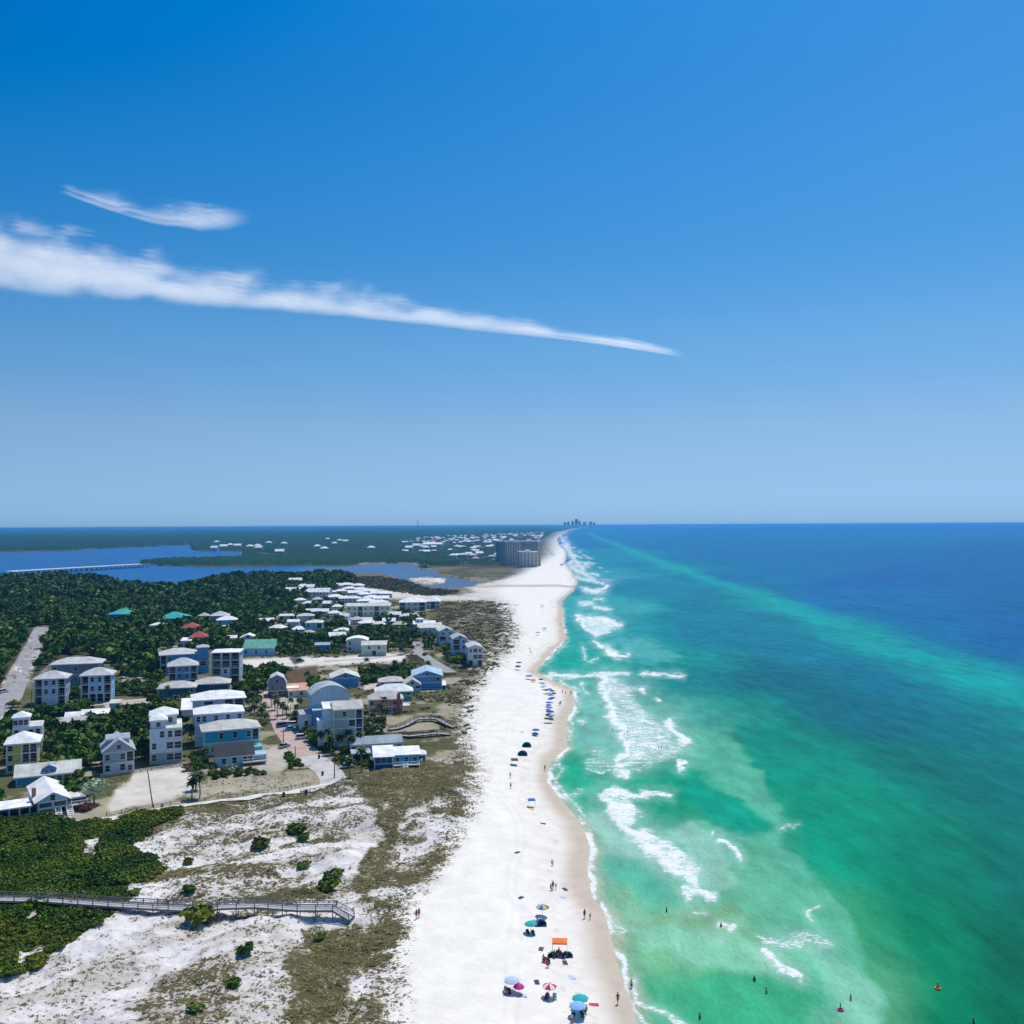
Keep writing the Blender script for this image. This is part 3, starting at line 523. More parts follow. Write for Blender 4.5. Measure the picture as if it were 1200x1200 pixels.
def solid_roof(faces, mt, par, th=.22, name='roof'):
    bm = bmesh.new()
    for f in faces: bm.faces.new([bm.verts.new(p) for p in f])
    bmesh.ops.remove_doubles(bm, verts=bm.verts, dist=.001); bmesh.ops.recalc_face_normals(bm, faces=bm.faces)
    up_ = sum(f.normal.z for f in bm.faces)
    if up_ < 0: bmesh.ops.reverse_faces(bm, faces=bm.faces)
    r = bmesh.ops.extrude_face_region(bm, geom=list(bm.faces)); vs = [g for g in r['geom'] if isinstance(g, bmesh.types.BMVert)]
    for v in vs: v.co.z += th
    bmesh.ops.recalc_face_normals(bm, faces=bm.faces)
    me = bpy.data.meshes.new(name); bm.to_mesh(me); bm.free(); me.materials.append(mt); return meshobj(name, me, par)
def make_roof(par, kind, x0, y0, x1, y1, z, rise, key, over=.55, wallkey=None):
    X0, Y0, X1, Y1 = x0-over, y0-over, x1+over, y1+over; W, Dp = X1-X0, Y1-Y0
    if kind == 'hip':
        if W >= Dp: h = min(Dp/2, W/2)*.98; a = (X0+h, (Y0+Y1)/2, z+rise); b = (X1-h, (Y0+Y1)/2, z+rise)
        else: h = W/2*.98; a = ((X0+X1)/2, Y0+h, z+rise); b = ((X0+X1)/2, Y1-h, z+rise)
        A, B, C, D_ = (X0,Y0,z), (X1,Y0,z), (X1,Y1,z), (X0,Y1,z)
        F_ = [(A,B,b,a), (B,C,b), (C,D_,a,b), (D_,A,a)] if W >= Dp else [(A,B,a), (B,C,b,a), (C,D_,b), (D_,A,a,b)]
    elif kind == 'gx':
        ym = (Y0+Y1)/2; F_ = [((X0,Y0,z),(X1,Y0,z),(X1,ym,z+rise),(X0,ym,z+rise)), ((X0,ym,z+rise),(X1,ym,z+rise),(X1,Y1,z),(X0,Y1,z))]
    elif kind == 'gy':
        xm = (X0+X1)/2; F_ = [((X0,Y0,z),(xm,Y0,z+rise),(xm,Y1,z+rise),(X0,Y1,z)), ((xm,Y0,z+rise),(X1,Y0,z),(X1,Y1,z),(xm,Y1,z+rise))]
    elif kind == 'gambrel':
        xm = (X0+X1)/2; q = W*.16; r1 = rise*.68; P = [(X0,z),(X0+q,z+r1),(xm,z+rise),(X1-q,z+r1),(X1,z)]
        F_ = [((a[0],Y0,a[1]),(b[0],Y0,b[1]),(b[0],Y1,b[1]),(a[0],Y1,a[1])) for a, b in zip(P, P[1:])]
    elif kind == 'barrel':
        P = [(X0+W*t, z+rise*(1-(2*t-1)**2)) for t in [i/12 for i in range(13)]]
        F_ = [((a[0],Y0,a[1]),(b[0],Y0,b[1]),(b[0],Y1,b[1]),(a[0],Y1,a[1])) for a, b in zip(P, P[1:])]
    elif kind == 'shed':
        F_ = [((X0,Y0,z),(X1,Y0,z),(X1,Y1,z+rise),(X0,Y1,z+rise))]
    else: F_ = [((X0,Y0,z),(X1,Y0,z),(X1,Y1,z+.05),(X0,Y1,z+.05))]
    o = solid_roof(F_, roofm(key, 0 if kind not in ('gy', 'barrel', 'gambrel') else 1), par)
    if kind in ('hip', 'gx', 'gy', 'flat', 'barrel'):
        b = MB(); t = .02
        for q in ((X0,Y0-.04,X1,Y0), (X0,Y1,X1,Y1+.04)):
            if kind in ('hip', 'gx', 'flat'): part_box('gutter', o, TRIM, (q[0], q[1], z-.16, q[2], q[3], z+.1))
        for q in ((X0-.04,Y0,X0,Y1), (X1,Y0,X1+.04,Y1)):
            if kind in ('hip', 'gy', 'flat', 'barrel'): part_box('gutter', o, TRIM, (q[0], q[1], z-.16, q[2], q[3], z+.1))
    return o, F_
def house(name, label, x0, x1, yb, ye, depth, ang, roof, rise, wall, roofk, fac, left=1, right=1, over=.55, cat='house', group=None, lower=None, z0=None, trim=True, base=None):
    """front wall from image column x0 to x1, foot at row yb, eaves at row ye; fac: one string per storey from the top,
    . wall, w window, W wide window, b balcony bay, g open ground-floor bay, d door"""
    if base is None: A = at(x0, yb); A.z = 2.0 if z0 is None else z0
    else: A = Vector(base)
    r = math.radians(ang); ca, sa = math.cos(r), math.sin(r); k = (x1-600)/F
    Lw = abs((k*A.y-A.x)/(ca-k*sa)); zt = CAM_Z-(ye-float(hv(x0)))*A.y/F; Ht = max(2.4, zt-A.z)
    root = empty(name, A, r); tag(root, label, cat, group)
    HOUSES.append((A.x, A.y, ca, sa, Lw, depth))
    ns = len(fac); sh = Ht/ns; wm = wallm(wall); wl = wallm(lower) if lower else wm
    b = MB(); tr = MB(); rails = []; wins = []; doors = []
    for i, s in enumerate(fac):
        z1 = Ht-i*sh; z0_ = z1-sh; zs = z0_+sh*.55; n = len(s); cw = Lw/n; mi = 1 if (lower and i == ns-1) else 0
        j = 0
        while j < n:
            c = s[j]; a = j*cw
            if c in 'bg':
                e = j
                while e+1 < n and s[e+1] == c: e += 1
                q = (e+1)*cw; rd = min(2.2, depth*.3)
                b.quad((a,rd,z0_),(q,rd,z0_),(q,rd,z1),(a,rd,z1), mi=mi); b.quad((a,0,z0_),(a,rd,z0_),(a,rd,z1),(a,0,z1), mi=mi); b.quad((q,rd,z0_),(q,0,z0_),(q,0,z1),(q,rd,z1), mi=mi)
                b.quad((a,0,z0_),(q,0,z0_),(q,rd,z0_),(a,rd,z0_), mi=mi); b.quad((a,0,z1),(a,rd,z1),(q,rd,z1),(q,0,z1), mi=mi)
                for t in range(j, e+1): wins.append(((t+.5)*cw, rd, z0_+sh*.45, 0, max(1, cw*.62), max(1, sh*.5)))
                if c == 'b': rails.append((a+.05, q-.05, z0_))
                for xx in [a+cw*t for t in range(0, e-j+2)]: (tr.box(xx-.14, -.05, z0_, xx+.14, .22, z1) if trim else part_box('post', root, TRIM, (xx-.14, -.05, z0_, xx+.14, .22, z1)))
                j = e+1; continue
            b.quad((a,0,z0_),(a+cw,0,z0_),(a+cw,0,z1),(a,0,z1), mi=mi)
            xm = a+cw/2; zm = z0_+sh*.55
            if c == 'w': wins.append((xm, 0, zm, 0, 1, min(1.15, sh*.33)))
            if c == 'W': wins.append((xm, 0, zm, 0, min(2.6, cw*.7), min(1.2, sh*.38)))
            if c == 'd': doors.append((xm, z0_))
            j += 1
        if i and trim: tr.box(-.06, -.07, z1-.13, Lw+.06, .0, z1+.13)
        for side, cnt in ((0, left), (1, right)):
            xx = -.001 if side == 0 else Lw+.001; rz = -math.pi/2 if side == 0 else math.pi/2
            for t in range(cnt): wins.append((xx, depth*(t+.5)/cnt, zs, rz, 1, min(1.1, sh*.33)))
    b.quad((0,depth,0),(0,0,0),(0,0,Ht),(0,depth,Ht)); b.quad((Lw,0,0),(Lw,depth,0),(Lw,depth,Ht),(Lw,0,Ht)); b.quad((Lw,depth,0),(0,depth,0),(0,depth,Ht),(Lw,depth,Ht))
    ro, F_ = make_roof(root, roof, 0, 0, Lw, depth, Ht+.02, rise, roofk, over)
    q = over; sl = lambda t, hw: rise*(q/(hw+q))   # roof height at the wall line
    if roof in ('gx',):
        e = rise*q/(depth/2+q)
        for xx in (0, Lw): b.quad((xx,0,Ht),(xx,depth,Ht),(xx,depth,Ht+e),(xx,depth/2,Ht+rise),(xx,0,Ht+e))
        for yy in (0, depth): b.quad((0,yy,Ht),(Lw,yy,Ht),(Lw,yy,Ht+e),(0,yy,Ht+e))
    if roof == 'gy':
        e = rise*q/(Lw/2+q)
        for yy in (0, depth): b.quad((0,yy,Ht),(Lw,yy,Ht),(Lw,yy,Ht+e),(Lw/2,yy,Ht+rise),(0,yy,Ht+e))
        for xx in (0, Lw): b.quad((xx,0,Ht),(xx,depth,Ht),(xx,depth,Ht+e),(xx,0,Ht+e))
        tr.box(-.1, -.1, Ht-.12, Lw+.1, -.0, Ht+.12)
        if rise > 1.8 and Lw > 5: wins.append((Lw/2, 0, Ht+rise*.4, 0, .9, .8))
    if roof == 'gambrel':
        W_ = Lw+2*q; P = [(0,Ht),(max(0,.16*W_-q),Ht+rise*.68),(Lw/2,Ht+rise),(min(Lw,Lw-.16*W_+q),Ht+rise*.68),(Lw,Ht)]
        for yy in (0, depth): b.quad(*[(p[0],yy,p[1]) for p in P])
        wins.append((Lw/2, 0, Ht+rise*.4, 0, 1, 1))
    if roof == 'barrel':
        P = [(Lw*t, Ht+rise*(1-(2*((Lw*t+q)/(Lw+2*q))-1)**2)) for t in [i/12 for i in range(13)]]
        for yy in (0, depth): b.quad((0,yy,Ht),(Lw,yy,Ht),*[(p[0],yy,p[1]) for p in reversed(P)])
        for xx in (0, Lw): b.quad((xx,0,Ht),(xx,depth,Ht),(xx,depth,P[0][1]),(xx,0,P[0][1]))
    if roof == 'shed':
        g = lambda y: Ht+rise*(y+q)/(depth+2*q)
        for xx in (0, Lw): b.quad((xx,0,Ht),(xx,depth,Ht),(xx,depth,g(depth)),(xx,0,g(0)))
        for yy in (0, depth): b.quad((0,yy,Ht),(Lw,yy,Ht),(Lw,yy,g(yy)),(0,yy,g(yy)))
    b.build('wall', [wm, wl], root)
    if trim:
        for xx in (0, Lw): tr.box(xx-.12, -.12+.05, 0, xx+.12, .12, Ht-.02)
    if trim: tr.box(-.07, -.055, .0, Lw+.07, -.002, .22)
    if tr.v: tr.build('trim', TRIM, root)
    for a in wins: window(root, *a)
    for a, c, z in rails: railing(root, a, .06, c, .06, z+.02, 'balcony_railing', step=.8)
    for x, z in doors:
        d = MB(); d.box(x-.55, -.06, z, x+.55, .03, z+2.15); do = d.build('door', DOORM, root)
        h = MB(); h.box(x+.36, -.11, z+1.0, x+.44, -.06, z+1.1); h.build('handle', TRIM, do)
    return root, Lw, Ht
def part_box(name, par, mt, *boxes):
    b = MB()
    for q in boxes: b.box(*q)
    return b.build(name, mt, par)
def part_roof(par, kind, x0, y0, x1, y1, z, rise, key, over=.4): return make_roof(par, kind, x0, y0, x1, y1, z, rise, key, over)[0]
def tower(par, x0, y0, x1, y1, z, h, wall, roofk, rise, kind='hip', nw=2, over=.45, name='upper_room'):
    b = MB(); b.box(x0, y0, z, x1, y1, z+h); w = b.build(name, wallm(wall), par)
    if kind == 'gy': b = MB(); b.quad((x0,y0,z+h),(x1,y0,z+h),((x0+x1)/2,y0,z+h+rise*.9)); b.build('gable', wallm(wall), w)
    part_roof(par, kind, x0, y0, x1, y1, z+h+.02, rise, roofk, over)
    for t in range(nw): window(par, x0+(x1-x0)*(t+.5)/nw, y0, z+h*.52, 0, 1, min(1, h*.3))
    return w
def stairs(par, x, y, z, run, w=1.3, mt=None, dirx=0):
    b = MB(); n = max(3, int(z/.22))
    for i in range(n):
        t = i/n; yy = y-run*(1-t); b.box(x, yy, z*t, x+w, yy+run/n, z*t+.12)
    for xx in (x, x+w): b.tube((xx, y-run, .9), (xx, y, z+.95), .06, n=4); b.tube((xx, y-run, .05), (xx, y, z), .09, n=4); b.tube((xx,y-run,0),(xx,y-run,.95),.06,n=4)
    return b.build('stairs', mt or TRIM, par)
H = house
r, L_, T = H('beach_house', 'yellow three storey house with balconies and white hip roof at the left edge', 7.5, 44, 907, 872, 9, 22, 'hip', 2.6, 'yellow', 'wroof', ['w.bb','w.bb','w.bb'], 2, 1, .8)
r, L_, T = H('beach_house', 'tall white house with small hip roofed lookout room behind the yellow house', 15, 49, 893, 853, 9, 22, 'flat', .1, 'palegrey', 'cream', ['w.ww','wwww','w..w'], 2, 2, .1)
tower(r, 0, 0, L_*.55, 5, T+.1, 3, 'palegrey', 'wroof', 1.5, nw=3); railing(r, L_*.58, .1, L_, .1, T+.3, 'roof_railing')
r, L_, T = H('cottage', 'long low teal cottage with pale roof and blue dormer in front of the yellow house', 19, 93, 922, 915, 8.5, 24, 'gx', 2.6, 'teal', 'cream', ['....wwWW'], 0, 1, .7)
tower(r, L_*.42, .6, L_*.62, 4, T, 1.6, 'blue', 'blueg', 1.0, 'gy', 2, .3, 'dormer')
r, L_, T = H('beach_house', 'raised brown sided house with large white gable roof, brick chimney and front stairs', 45, 79, 957, 940, 17, 33, 'gy', 2.3, 'skyblue', 'wroof', ['WW','.g'], 4, 1, 1.0, lower='brown')
part_box('chimney', r, mat('chimney_brick', (.34,.19,.14), .9, .3, 3), (-.9, 5, 0, 0, 6.4, T+2.6)); part_box('side_deck', r, DECKM, (L_+.02, -1, T*.45, L_+5, 7, T*.45+.25)); part_roof(r, 'flat', L_+.8, 1, L_+4.4, 6.5, T*.95, .1, 'cream', .2)
railing(r, L_+.1, -.95, L_+5, -.95, T*.45+.25, 'deck_railing'); [part_box('post', r, TRIM, q_) for q_ in [(L_+a, c, 0, L_+a+.25, c+.25, T*.9) for a in (.8, 4.5) for c in (-.9, 6.3)]]; stairs(r, L_*.55, -.1, T*.45, 5, 1.3); stairs(r, L_*.95, -.1, T*.45, 5, 1.3)
r, L_, T = H('carport', 'flat white roofed carport on posts in the lower left corner by the scrub', -14, 36, 962, 950, 7, 30, 'flat', .1, 'brown', 'wroof', ['gggg'], 0, 0, .5, cat='carport', trim=False)
r, L_, T = H('beach_house', 'grey gabled house with pale lower walls behind the picket fence', 121.5, 157, 908, 882, 12, 26, 'gy', 3.6, 'grey', 'blueg', ['w.wb','w.wd'], 2, 1, .6, lower='white')
tower(r, 1.0, 4, L_-1, 9, T+1.4, 1.6, 'grey', 'blueg', 1.0, 'gx', 0, .3, 'dormer')
r, L_, T = H('beach_house', 'narrow four storey pale blue house with white peaked roofs and roof terrace', 176, 213, 896, 855, 14, 20, 'flat', .1, 'palegrey', 'cream', ['.wwW','w.WW','w.WW'], 3, 1, .1, lower='grey')
tower(r, .1, .6, L_*.5, 7, T+.1, 2.5, 'palegrey', 'wroof', 1.5, nw=1); tower(r, -.1, 6, L_*.85, 13.5, T+.1, 3.0, 'palegrey', 'wroof', 2.0, nw=2); railing(r, L_*.55, .1, L_, .1, T+.3, 'roof_railing')
r, L_, T = H('beach_house', 'low white roofed house with teal end wall among the trees', 77, 96, 851, 842, 8, 20, 'gx', 1.6, 'tealdk', 'wroof', ['...'], 1, 1, .6)
tower(r, L_, 1, L_+9, 9, 0, 3.4, 'white', 'wroof', 1.2, 'gx', 2, .5, 'side_wing'); part_roof(r, 'gx', -2.5, -9, 7.5, -2, 2.4, 1.8, 'bgroof'); [part_box('post', r, TRIM, q_) for q_ in [(a, c, 0, a+.25, c+.25, 2.4) for a in (-2.3, 7) for c in (-8.8, -2.6)]]
r, L_, T = H('beach_house', 'twin balcony blue house nearest the road with grey hip roof', 40.5, 76.5, 827, 796, 10, 14, 'hip', 2.6, 'ltblue', 'groof', ['bwwb','bwwb','g..g'], 2, 2, .8, lower='white')
r, L_, T = H('beach_house', 'blue house with dark screened balconies and grey hip roof, right of its lookalike', 95, 130, 824, 792, 10, 14, 'hip', 2.6, 'skyblue', 'groof', ['bwwb','bwwb','gggg'], 2, 1, .8, lower='white')
r, L_, T = H('beach_house', 'wide navy walled house with grey roof behind the two balcony houses', 60, 117, 803, 779, 12, 14, 'hip', 2.4, 'slate', 'groof', ['w..w..w','w..w..w'], 1, 1, .8)
r, L_, T = H('beach_house', 'blue house with long grey roof and square lookout tower', 188, 231, 790, 768, 13, 22, 'hip', 2.4, 'blue', 'groof', ['bw.w..','bw.w..'], 2, 1, .7)
tower(r, L_+.2, -1, L_+5.5, 5, 0, T+3, 'blue', 'groof', 1.2, nw=1); window(r, L_+2.8, -1, T*.5, 0, 2.4, 1.4); 
r, L_, T = H('beach_house', 'blue house with four balconies and peaked grey hip roof in front of the towered house', 198, 231, 806, 781, 10, 20, 'hip', 3.0, 'blue', 'groof', ['bwwb','bwwb','b..b'], 2, 1, .8)
r, L_, T = H('beach_house', 'dark framed three storey block of screened porches with flat white roof', 248, 280, 801, 765, 12, 8, 'hip', 1.0, 'palegrey', 'wroof', ['bbb','bbb','bwb','..g'], 3, 1, .5)
r, L_, T = H('low_house', 'low navy building with two shallow grey hip roofs, left half', 185, 228, 818, 807, 10, 14, 'hip', 2.2, 'deepblue', 'bgroof', ['w...w'], 1, 0, .7)
r, L_, T = H('low_house', 'low navy building with shallow grey hip roof under the screened porch block', 228.5, 268, 812, 802, 10, 14, 'hip', 2.2, 'deepblue', 'bgroof', ['..w..'], 0, 1, .7)
r, L_, T = H('garage', 'white roofed garage tucked between trees left of the pale blue house', 213, 227, 840, 832, 14, 18, 'shed', 2.0, 'white', 'wroof', ['..'], 0, 0, .4, cat='garage')
r, L_, T = H('beach_house', 'pale blue house with white hip roof and dark covered porch, rearmost of the stepped row', 226.5, 286, 855, 821, 12, 20, 'hip', 2.2, 'ltblue', 'wroof', ['.W.bb','w.w..','w....'], 2, 1, .8)
r, L_, T = H('beach_house', 'lavender blue house with curved white roof in the stepped row', 229, 284, 875, 837, 10, 20, 'hip', 1.8, 'lavender', 'wroof', ['ww.w.w.w','........','........'], 2, 1, .7)
stairs(r, L_+1.0, 1, T*.55, 5, 1.2); part_box('side_deck', r, TRIM, (L_+.05, 1, T*.55, L_+4, 8, T*.55+.2))
r, L_, T = H('beach_house', 'turquoise house with grey white hip roof, third of the stepped row', 239, 303, 886, 857, 10, 22, 'hip', 2.2, 'teal', 'bgroof', ['..w.w.wb','w.......'], 1, 1, .8, lower='mint')
part_box('turquoise_deck', r, mat('aqua_deck', (.18,.60,.58), .5), (L_*.80, -5, 0, L_+.5, -.05, 2.6)); railing(r, L_*.80, -4.95, L_+.5, -4.95, 2.6, 'deck_railing')
r, L_, T = H('cottage', 'light blue cottage with dark grey shingle roof at the front of the stepped row', 253, 296, 899, 887, 7.5, 22, 'gx', 3.0, 'skyblue', 'dark', ['.w.W.ww'], 1, 1, .6)
tower(r, L_+.02, 0, L_+4, 5, 0, T-.4, 'skyblue', 'bluer', .2, 'flat', 3, .2, 'side_porch'); part_box('front_deck', r, DECKM, (L_*.7, -2.4, .9, L_+4, -.02, 1.1)); railing(r, L_*.7, -2.35, L_+4, -2.35, 1.1, 'deck_railing')
r, L_, T = H('beach_house', 'small grey house with barn shaped gambrel roof beside the brick street', 314, 335, 817, 803, 9, 14, 'gambrel', 4.3, 'slate', 'groof', ['ww','bb'], 1, 1, .4)
part_roof(r, 'flat', L_+.6, 2, L_+5, 7, 3.0, .1, 'wroof'); [part_box('post', r, TRIM, q_) for q_ in [(L_+a, c, 0, L_+a+.2, c+.2, 3) for a in (.7, 4.7) for c in (2.2, 6.6)]]
H('low_house', 'low building with flat terracotta orange roof', 338, 362, 817, 811, 14, 18, 'shed', .9, 'white', 'orange', ['w.w.'], 0, 0, .3)
r, L_, T = H('beach_house', 'grey blue house with banded barrel vault roof', 366, 409, 856, 815, 10, 22, 'barrel', 3.2, 'palegrey', 'blueg', ['....','w.w.','w...'], 2, 0, .5)
part_box('side_wing', r, wallm('blue'), (-.4, -4, 0, 4, -.03, T*.62)); part_roof(r, 'shed', -.4, -4, 4, -.1, T*.62+.02, 1.0, 'bluer', .2)
tower(r, -4.5, -2, -.5, 4, 0, T*.5, 'palegrey', 'blueg', .6, 'shed', 1, .2, 'side_bay')
r, L_, T = H('beach_house', 'grey four storey house with white gable roof and corner balconies above the palms', 391, 424.5, 876, 832, 10, 16, 'gx', 2.0, 'sage', 'bgroof', ['.w.b','..Wb','...b','....'], 2, 1, .3, lower='palegrey')
tower(r, -3.0, 1.5, L_*.8, 9.5, T*.3, T*.72, 'palegrey', 'wroof', .8, 'shed', 0, .3, 'rear_wing'); tower(r, -5, 1, -3.1, 5, 0, T*.72, 'palegrey', 'wroof', .3, 'flat', 1, .2, 'stair_tower')
r, L_, T = H('beach_house', 'deep blue house with cream white gable roof behind the barrel roofed house', 389, 420, 806, 795, 13, 14, 'gy', 2.4, 'blue', 'cream', ['...'], 2, 1, .7)
r, L_, T = H('beach_house', 'pink house with beige hip roof and red chimney by the dune boardwalk', 432.5, 471, 837, 820, 8, 10, 'hip', 2.6, 'pink', 'bgroof', ['w.w.ww','w.wWw.'], 1, 1, .5)
part_box('chimney', r, mat('chimney_red', (.50,.10,.12), .8), (L_*.83, -.9, 0, L_*.93, -.05, T+2.4)); part_box('side_deck', r, TRIM, (L_+.05, 0, 2.6, L_+2.8, 5, 2.8), (L_+2.5, .05, 0, L_+2.7, .3, 2.6)); railing(r, L_+.1, .05, L_+2.8, .05, 2.8, 'deck_railing')
H('beach_house', 'green walled house with bright white hip roof directly behind the pink house', 441, 482, 822, 811, 8, 10, 'hip', 2.6, 'green', 'wroof', ['w.w.w','.....'], 1, 1, .7)
H('beach_house', 'mint gabled house with blue bay behind the white hip roofed one', 474, 492, 812, 803, 12, 8, 'gy', 2.6, 'mint', 'bgroof', ['w.W','...'], 1, 1, .4)
H('low_house', 'low house with beige roof left of the mint gable', 445, 474, 806, 800, 9, 10, 'hip', 1.8, 'cream', 'bgroof', ['w.w.'], 1, 0, .6)
r, L_, T = H('beach_house', 'large blue gabled house with pale blue roof standing on the sand edge', 483.5, 517, 808, 792.5, 17, 6, 'gy', 2.4, 'blue', 'bluer', ['...w','....'], 1, 2, .6)
part_box('side_deck', r, TRIM, (L_+.05, -1, 1.6, L_+2, 12, 1.75), (L_+.1, -.9, 0, L_+.3, -.7, 1.6), (L_+1.7, -.9, 0, L_+1.9, -.7, 1.6))
r, L_, T = H('beach_house', 'dark blue raised house with white roof and beach deck, nearest the dunes', 439, 459.5, 903, 887, 9, 10, 'shed', 1.2, 'deepblue', 'wroof', ['.W.','...'], 2, 0, .5)
tower(r, L_+.1, 1.2, L_+8, 9, T*.3, T*.72, 'teal', 'wroof', .6, 'shed', 3, .5, 'porch_wing'); part_box('porch_deck', r, TRIM, (L_+.1, -1.2, T*.34, L_+8, 1.15, T*.34+.2), *[(L_+a, -1.1, 0, L_+a+.2, -.9, T*.34) for a in (.2, 4, 7.6)]); railing(r, L_+.1, -1.15, L_+8, -1.15, T*.34+.2, 'deck_railing'); stairs(r, L_+3, -1.3, T*.34, 3.5, 1.3)
H('low_house', 'long low grey blue building with pale metal roof behind the dark blue house', 411, 470, 884, 873, 5.5, 14, 'gx', 2.0, 'ltblue', 'blueg', ['w.w.w.w.w'], 1, 1, .4)
H('carport', 'pale grey carport roof between palms and the dark blue house', 413, 433, 893, 885, 5, 14, 'flat', .1, 'grey', 'blueg', ['gg'], 0, 0, .3, cat='carport', trim=False)
H('pavilion', 'small white roofed beach pavilion at the seaward end of the dark blue house', 488, 497, 893, 885, 3.5, 8, 'hip', 1.0, 'slate', 'wroof', ['ww'], 1, 1, .5, cat='pavilion')
r, L_, T = H('row_house', 'white end house of the beachfront row with three storeys of dark windows', 549, 564.5, 781, 759, 16, 8, 'gy', 1.4, 'white', 'groof', ['wWw','.WW','b.b'], 2, 1, .4)
H('row_house', 'middle grey blue house of the beachfront row with balconies', 531, 547, 769, 749, 15, 10, 'gy', 2.0, 'ltblue', 'blueg', ['bw','bw','..'], 2, 0, .4)
H('row_house', 'rear lavender grey house of the beachfront row', 515, 531, 757, 740, 15, 12, 'gy', 2.2, 'palegrey', 'cream', ['ww','bw','..'], 2, 0, .4)
r, L_, T = H('beach_house', 'white and blue house with roof lantern and pale green front roof', 490, 517, 746, 736, 16, 8, 'gx', 2.6, 'ltblue', 'cream', ['w.w.w'], 2, 1, .5)
tower(r, -2.5, 10, 12, 22, 0, T+1.5, 'ltblue', 'wroof', 1.6, 'gx', 3, .5, 'rear_wing'); tower(r, -.5, 13, 4, 17, T+1.5, 3, 'white', 'wroof', .9, nw=2)
H('beach_house', 'white walled house with shallow arched roof beside a green one', 406, 430, 764, 751, 12, 6, 'barrel', 1.6, 'white', 'wroof', ['w.w','w..'], 1, 0, .5)
H('beach_house', 'sage green house with pale flat gable roof by the sandy parking strip', 424, 452, 769, 756, 9, 6, 'gx', 1.8, 'palegreen', 'cream', ['.w.w.','..b..'], 1, 1, .5)
H('beach_house', 'house with stepped green metal roof over a light blue wall', 285, 321, 769, 760, 14, 4, 'gx', 4.2, 'skyblue', 'greenr', ['w.w.w.'], 0, 1, .4)
H('beach_house', 'white gabled house behind the green roofed one', 281, 300, 756, 748, 10, 10, 'gy', 2.2, 'white', 'wroof', ['w.w'], 1, 1, .4)
H('low_house', 'small white cottage half hidden by trees left of the white gable', 265, 277, 752, 748, 6, 12, 'gx', 1.5, 'white', 'wroof', ['w.w'], 0, 0, .4)
H('beach_house', 'house with dark grey hip roof in the trees', 247, 268, 733, 722, 12, 14, 'hip', 3.0, 'grey', 'groof', ['w.w'], 1, 1, .6)
H('beach_house', 'white roofed house overlapping the dark grey hip roof', 254, 277, 738, 727, 10, 14, 'hip', 2.6, 'skyblue', 'wroof', ['w.w','...'], 1, 1, .6)
H('low_house', 'low white roofed annex in front of the white roofed forest house', 260, 278, 742, 736, 7, 10, 'gx', 1.5, 'white', 'wroof', ['w.w'], 0, 0, .4)
H('beach_house', 'small house with beige hip roof left of the dark grey hip roof', 232, 244, 729, 722, 8, 10, 'hip', 2.2, 'cream', 'bgroof', ['w'], 0, 0, .5)
H('beach_house', 'house with red roof and white gable in the trees', 213, 233, 745, 736, 12, 12, 'hip', 3.0, 'cream', 'redr', ['.w.'], 0, 0, .6)
H('beach_house', 'house with red hip roof on pale walls, nearer of the two red roofs', 222, 242, 757, 747, 10, 12, 'hip', 3.2, 'cream', 'redr', ['w.w'], 0, 1, .6)
H('low_house', 'bright white flat roofed annex left of the nearer red roof', 211.5, 224, 758, 751, 8, 8, 'shed', 1.0, 'white', 'wroof', ['..'], 0, 0, .3)
H('beach_house', 'house with teal hip roof farther left in the forest', 127, 153, 728, 720, 16, 8, 'hip', 3.6, 'blue', 'tealr', ['w.w.w'], 0, 0, 1)
H('beach_house', 'house with brighter turquoise hip roof right of the other teal roof', 185, 217, 732, 725, 18, 6, 'hip', 4.2, 'tealdk', 'tealr', ['w.w.w'], 0, 0, 1)
for a in ((156, 171, 724, 717, 'white gabled roof rising from the forest just right of the farther teal roof', 'gx'), (174, 187, 722, 715, 'low white roof in the forest above the turquoise hip roof', 'gx'), (190, 201, 721, 717, 'small white roof in the forest, upper right of the turquoise roof', 'shed'), (175, 192, 740, 733, 'white hip roof in the forest below the turquoise one', 'hip')):
    H('forest_house', a[4], a[0], a[1], a[2], a[3], 9, 8, a[5], 1.6, 'white', 'wroof', ['w.w'], 0, 0, .5, trim=False)
H('kiosk', 'tiny pale blue and cream kiosk on the lane', 128, 141, 832, 826, 4, 14, 'shed', .8, 'mint', 'cream', ['.w'], 0, 0, .2, cat='kiosk', trim=False)
H('beach_house', 'grey house with flat pale roof at the forest edge', 327, 344, 730, 722, 9, 8, 'shed', .8, 'grey', 'cream', ['b.b'], 0, 0, .5)
H('beach_house', 'grey two storey house with pale hip roof at the forest edge', 348, 367, 733, 722, 9, 8, 'hip', 1.6, 'grey', 'groof', ['w.w','...'], 0, 0, .5)
H('beach_house', 'blue house with cream roof below the two grey houses', 358, 377, 744, 730, 12, 6, 'hip', 1.6, 'ltblue', 'cream', ['w.b','w..'], 1, 1, .5)
H('beach_house', 'small white house left of the blue one at the forest edge', 337, 350, 735, 729, 8, 8, 'gx', 1.5, 'white', 'wroof', ['..'], 0, 0, .5)
H('beach_house', 'bright blue cottage beside the sandy parking strip', 369, 386, 763, 756, 5, 6, 'gx', 1.2, 'blue', 'bluer', ['w..w'], 0, 0, .3)
H('apartment_block', 'long pale two storey motel block with cream roof', 406, 457, 723, 710.5, 12, 4, 'gx', 2.0, 'palegreen', 'cream', ['wwbwwbww','wwbwwbww'], 1, 1, .5, cat='motel')
H('apartment_block', 'pale block with broad white hip roof near the beach', 468, 498, 716, 706, 20, 4, 'hip', 4, 'palegreen', 'wroof', ['bwwb','bwwb'], 1, 1, .8, cat='apartment block')
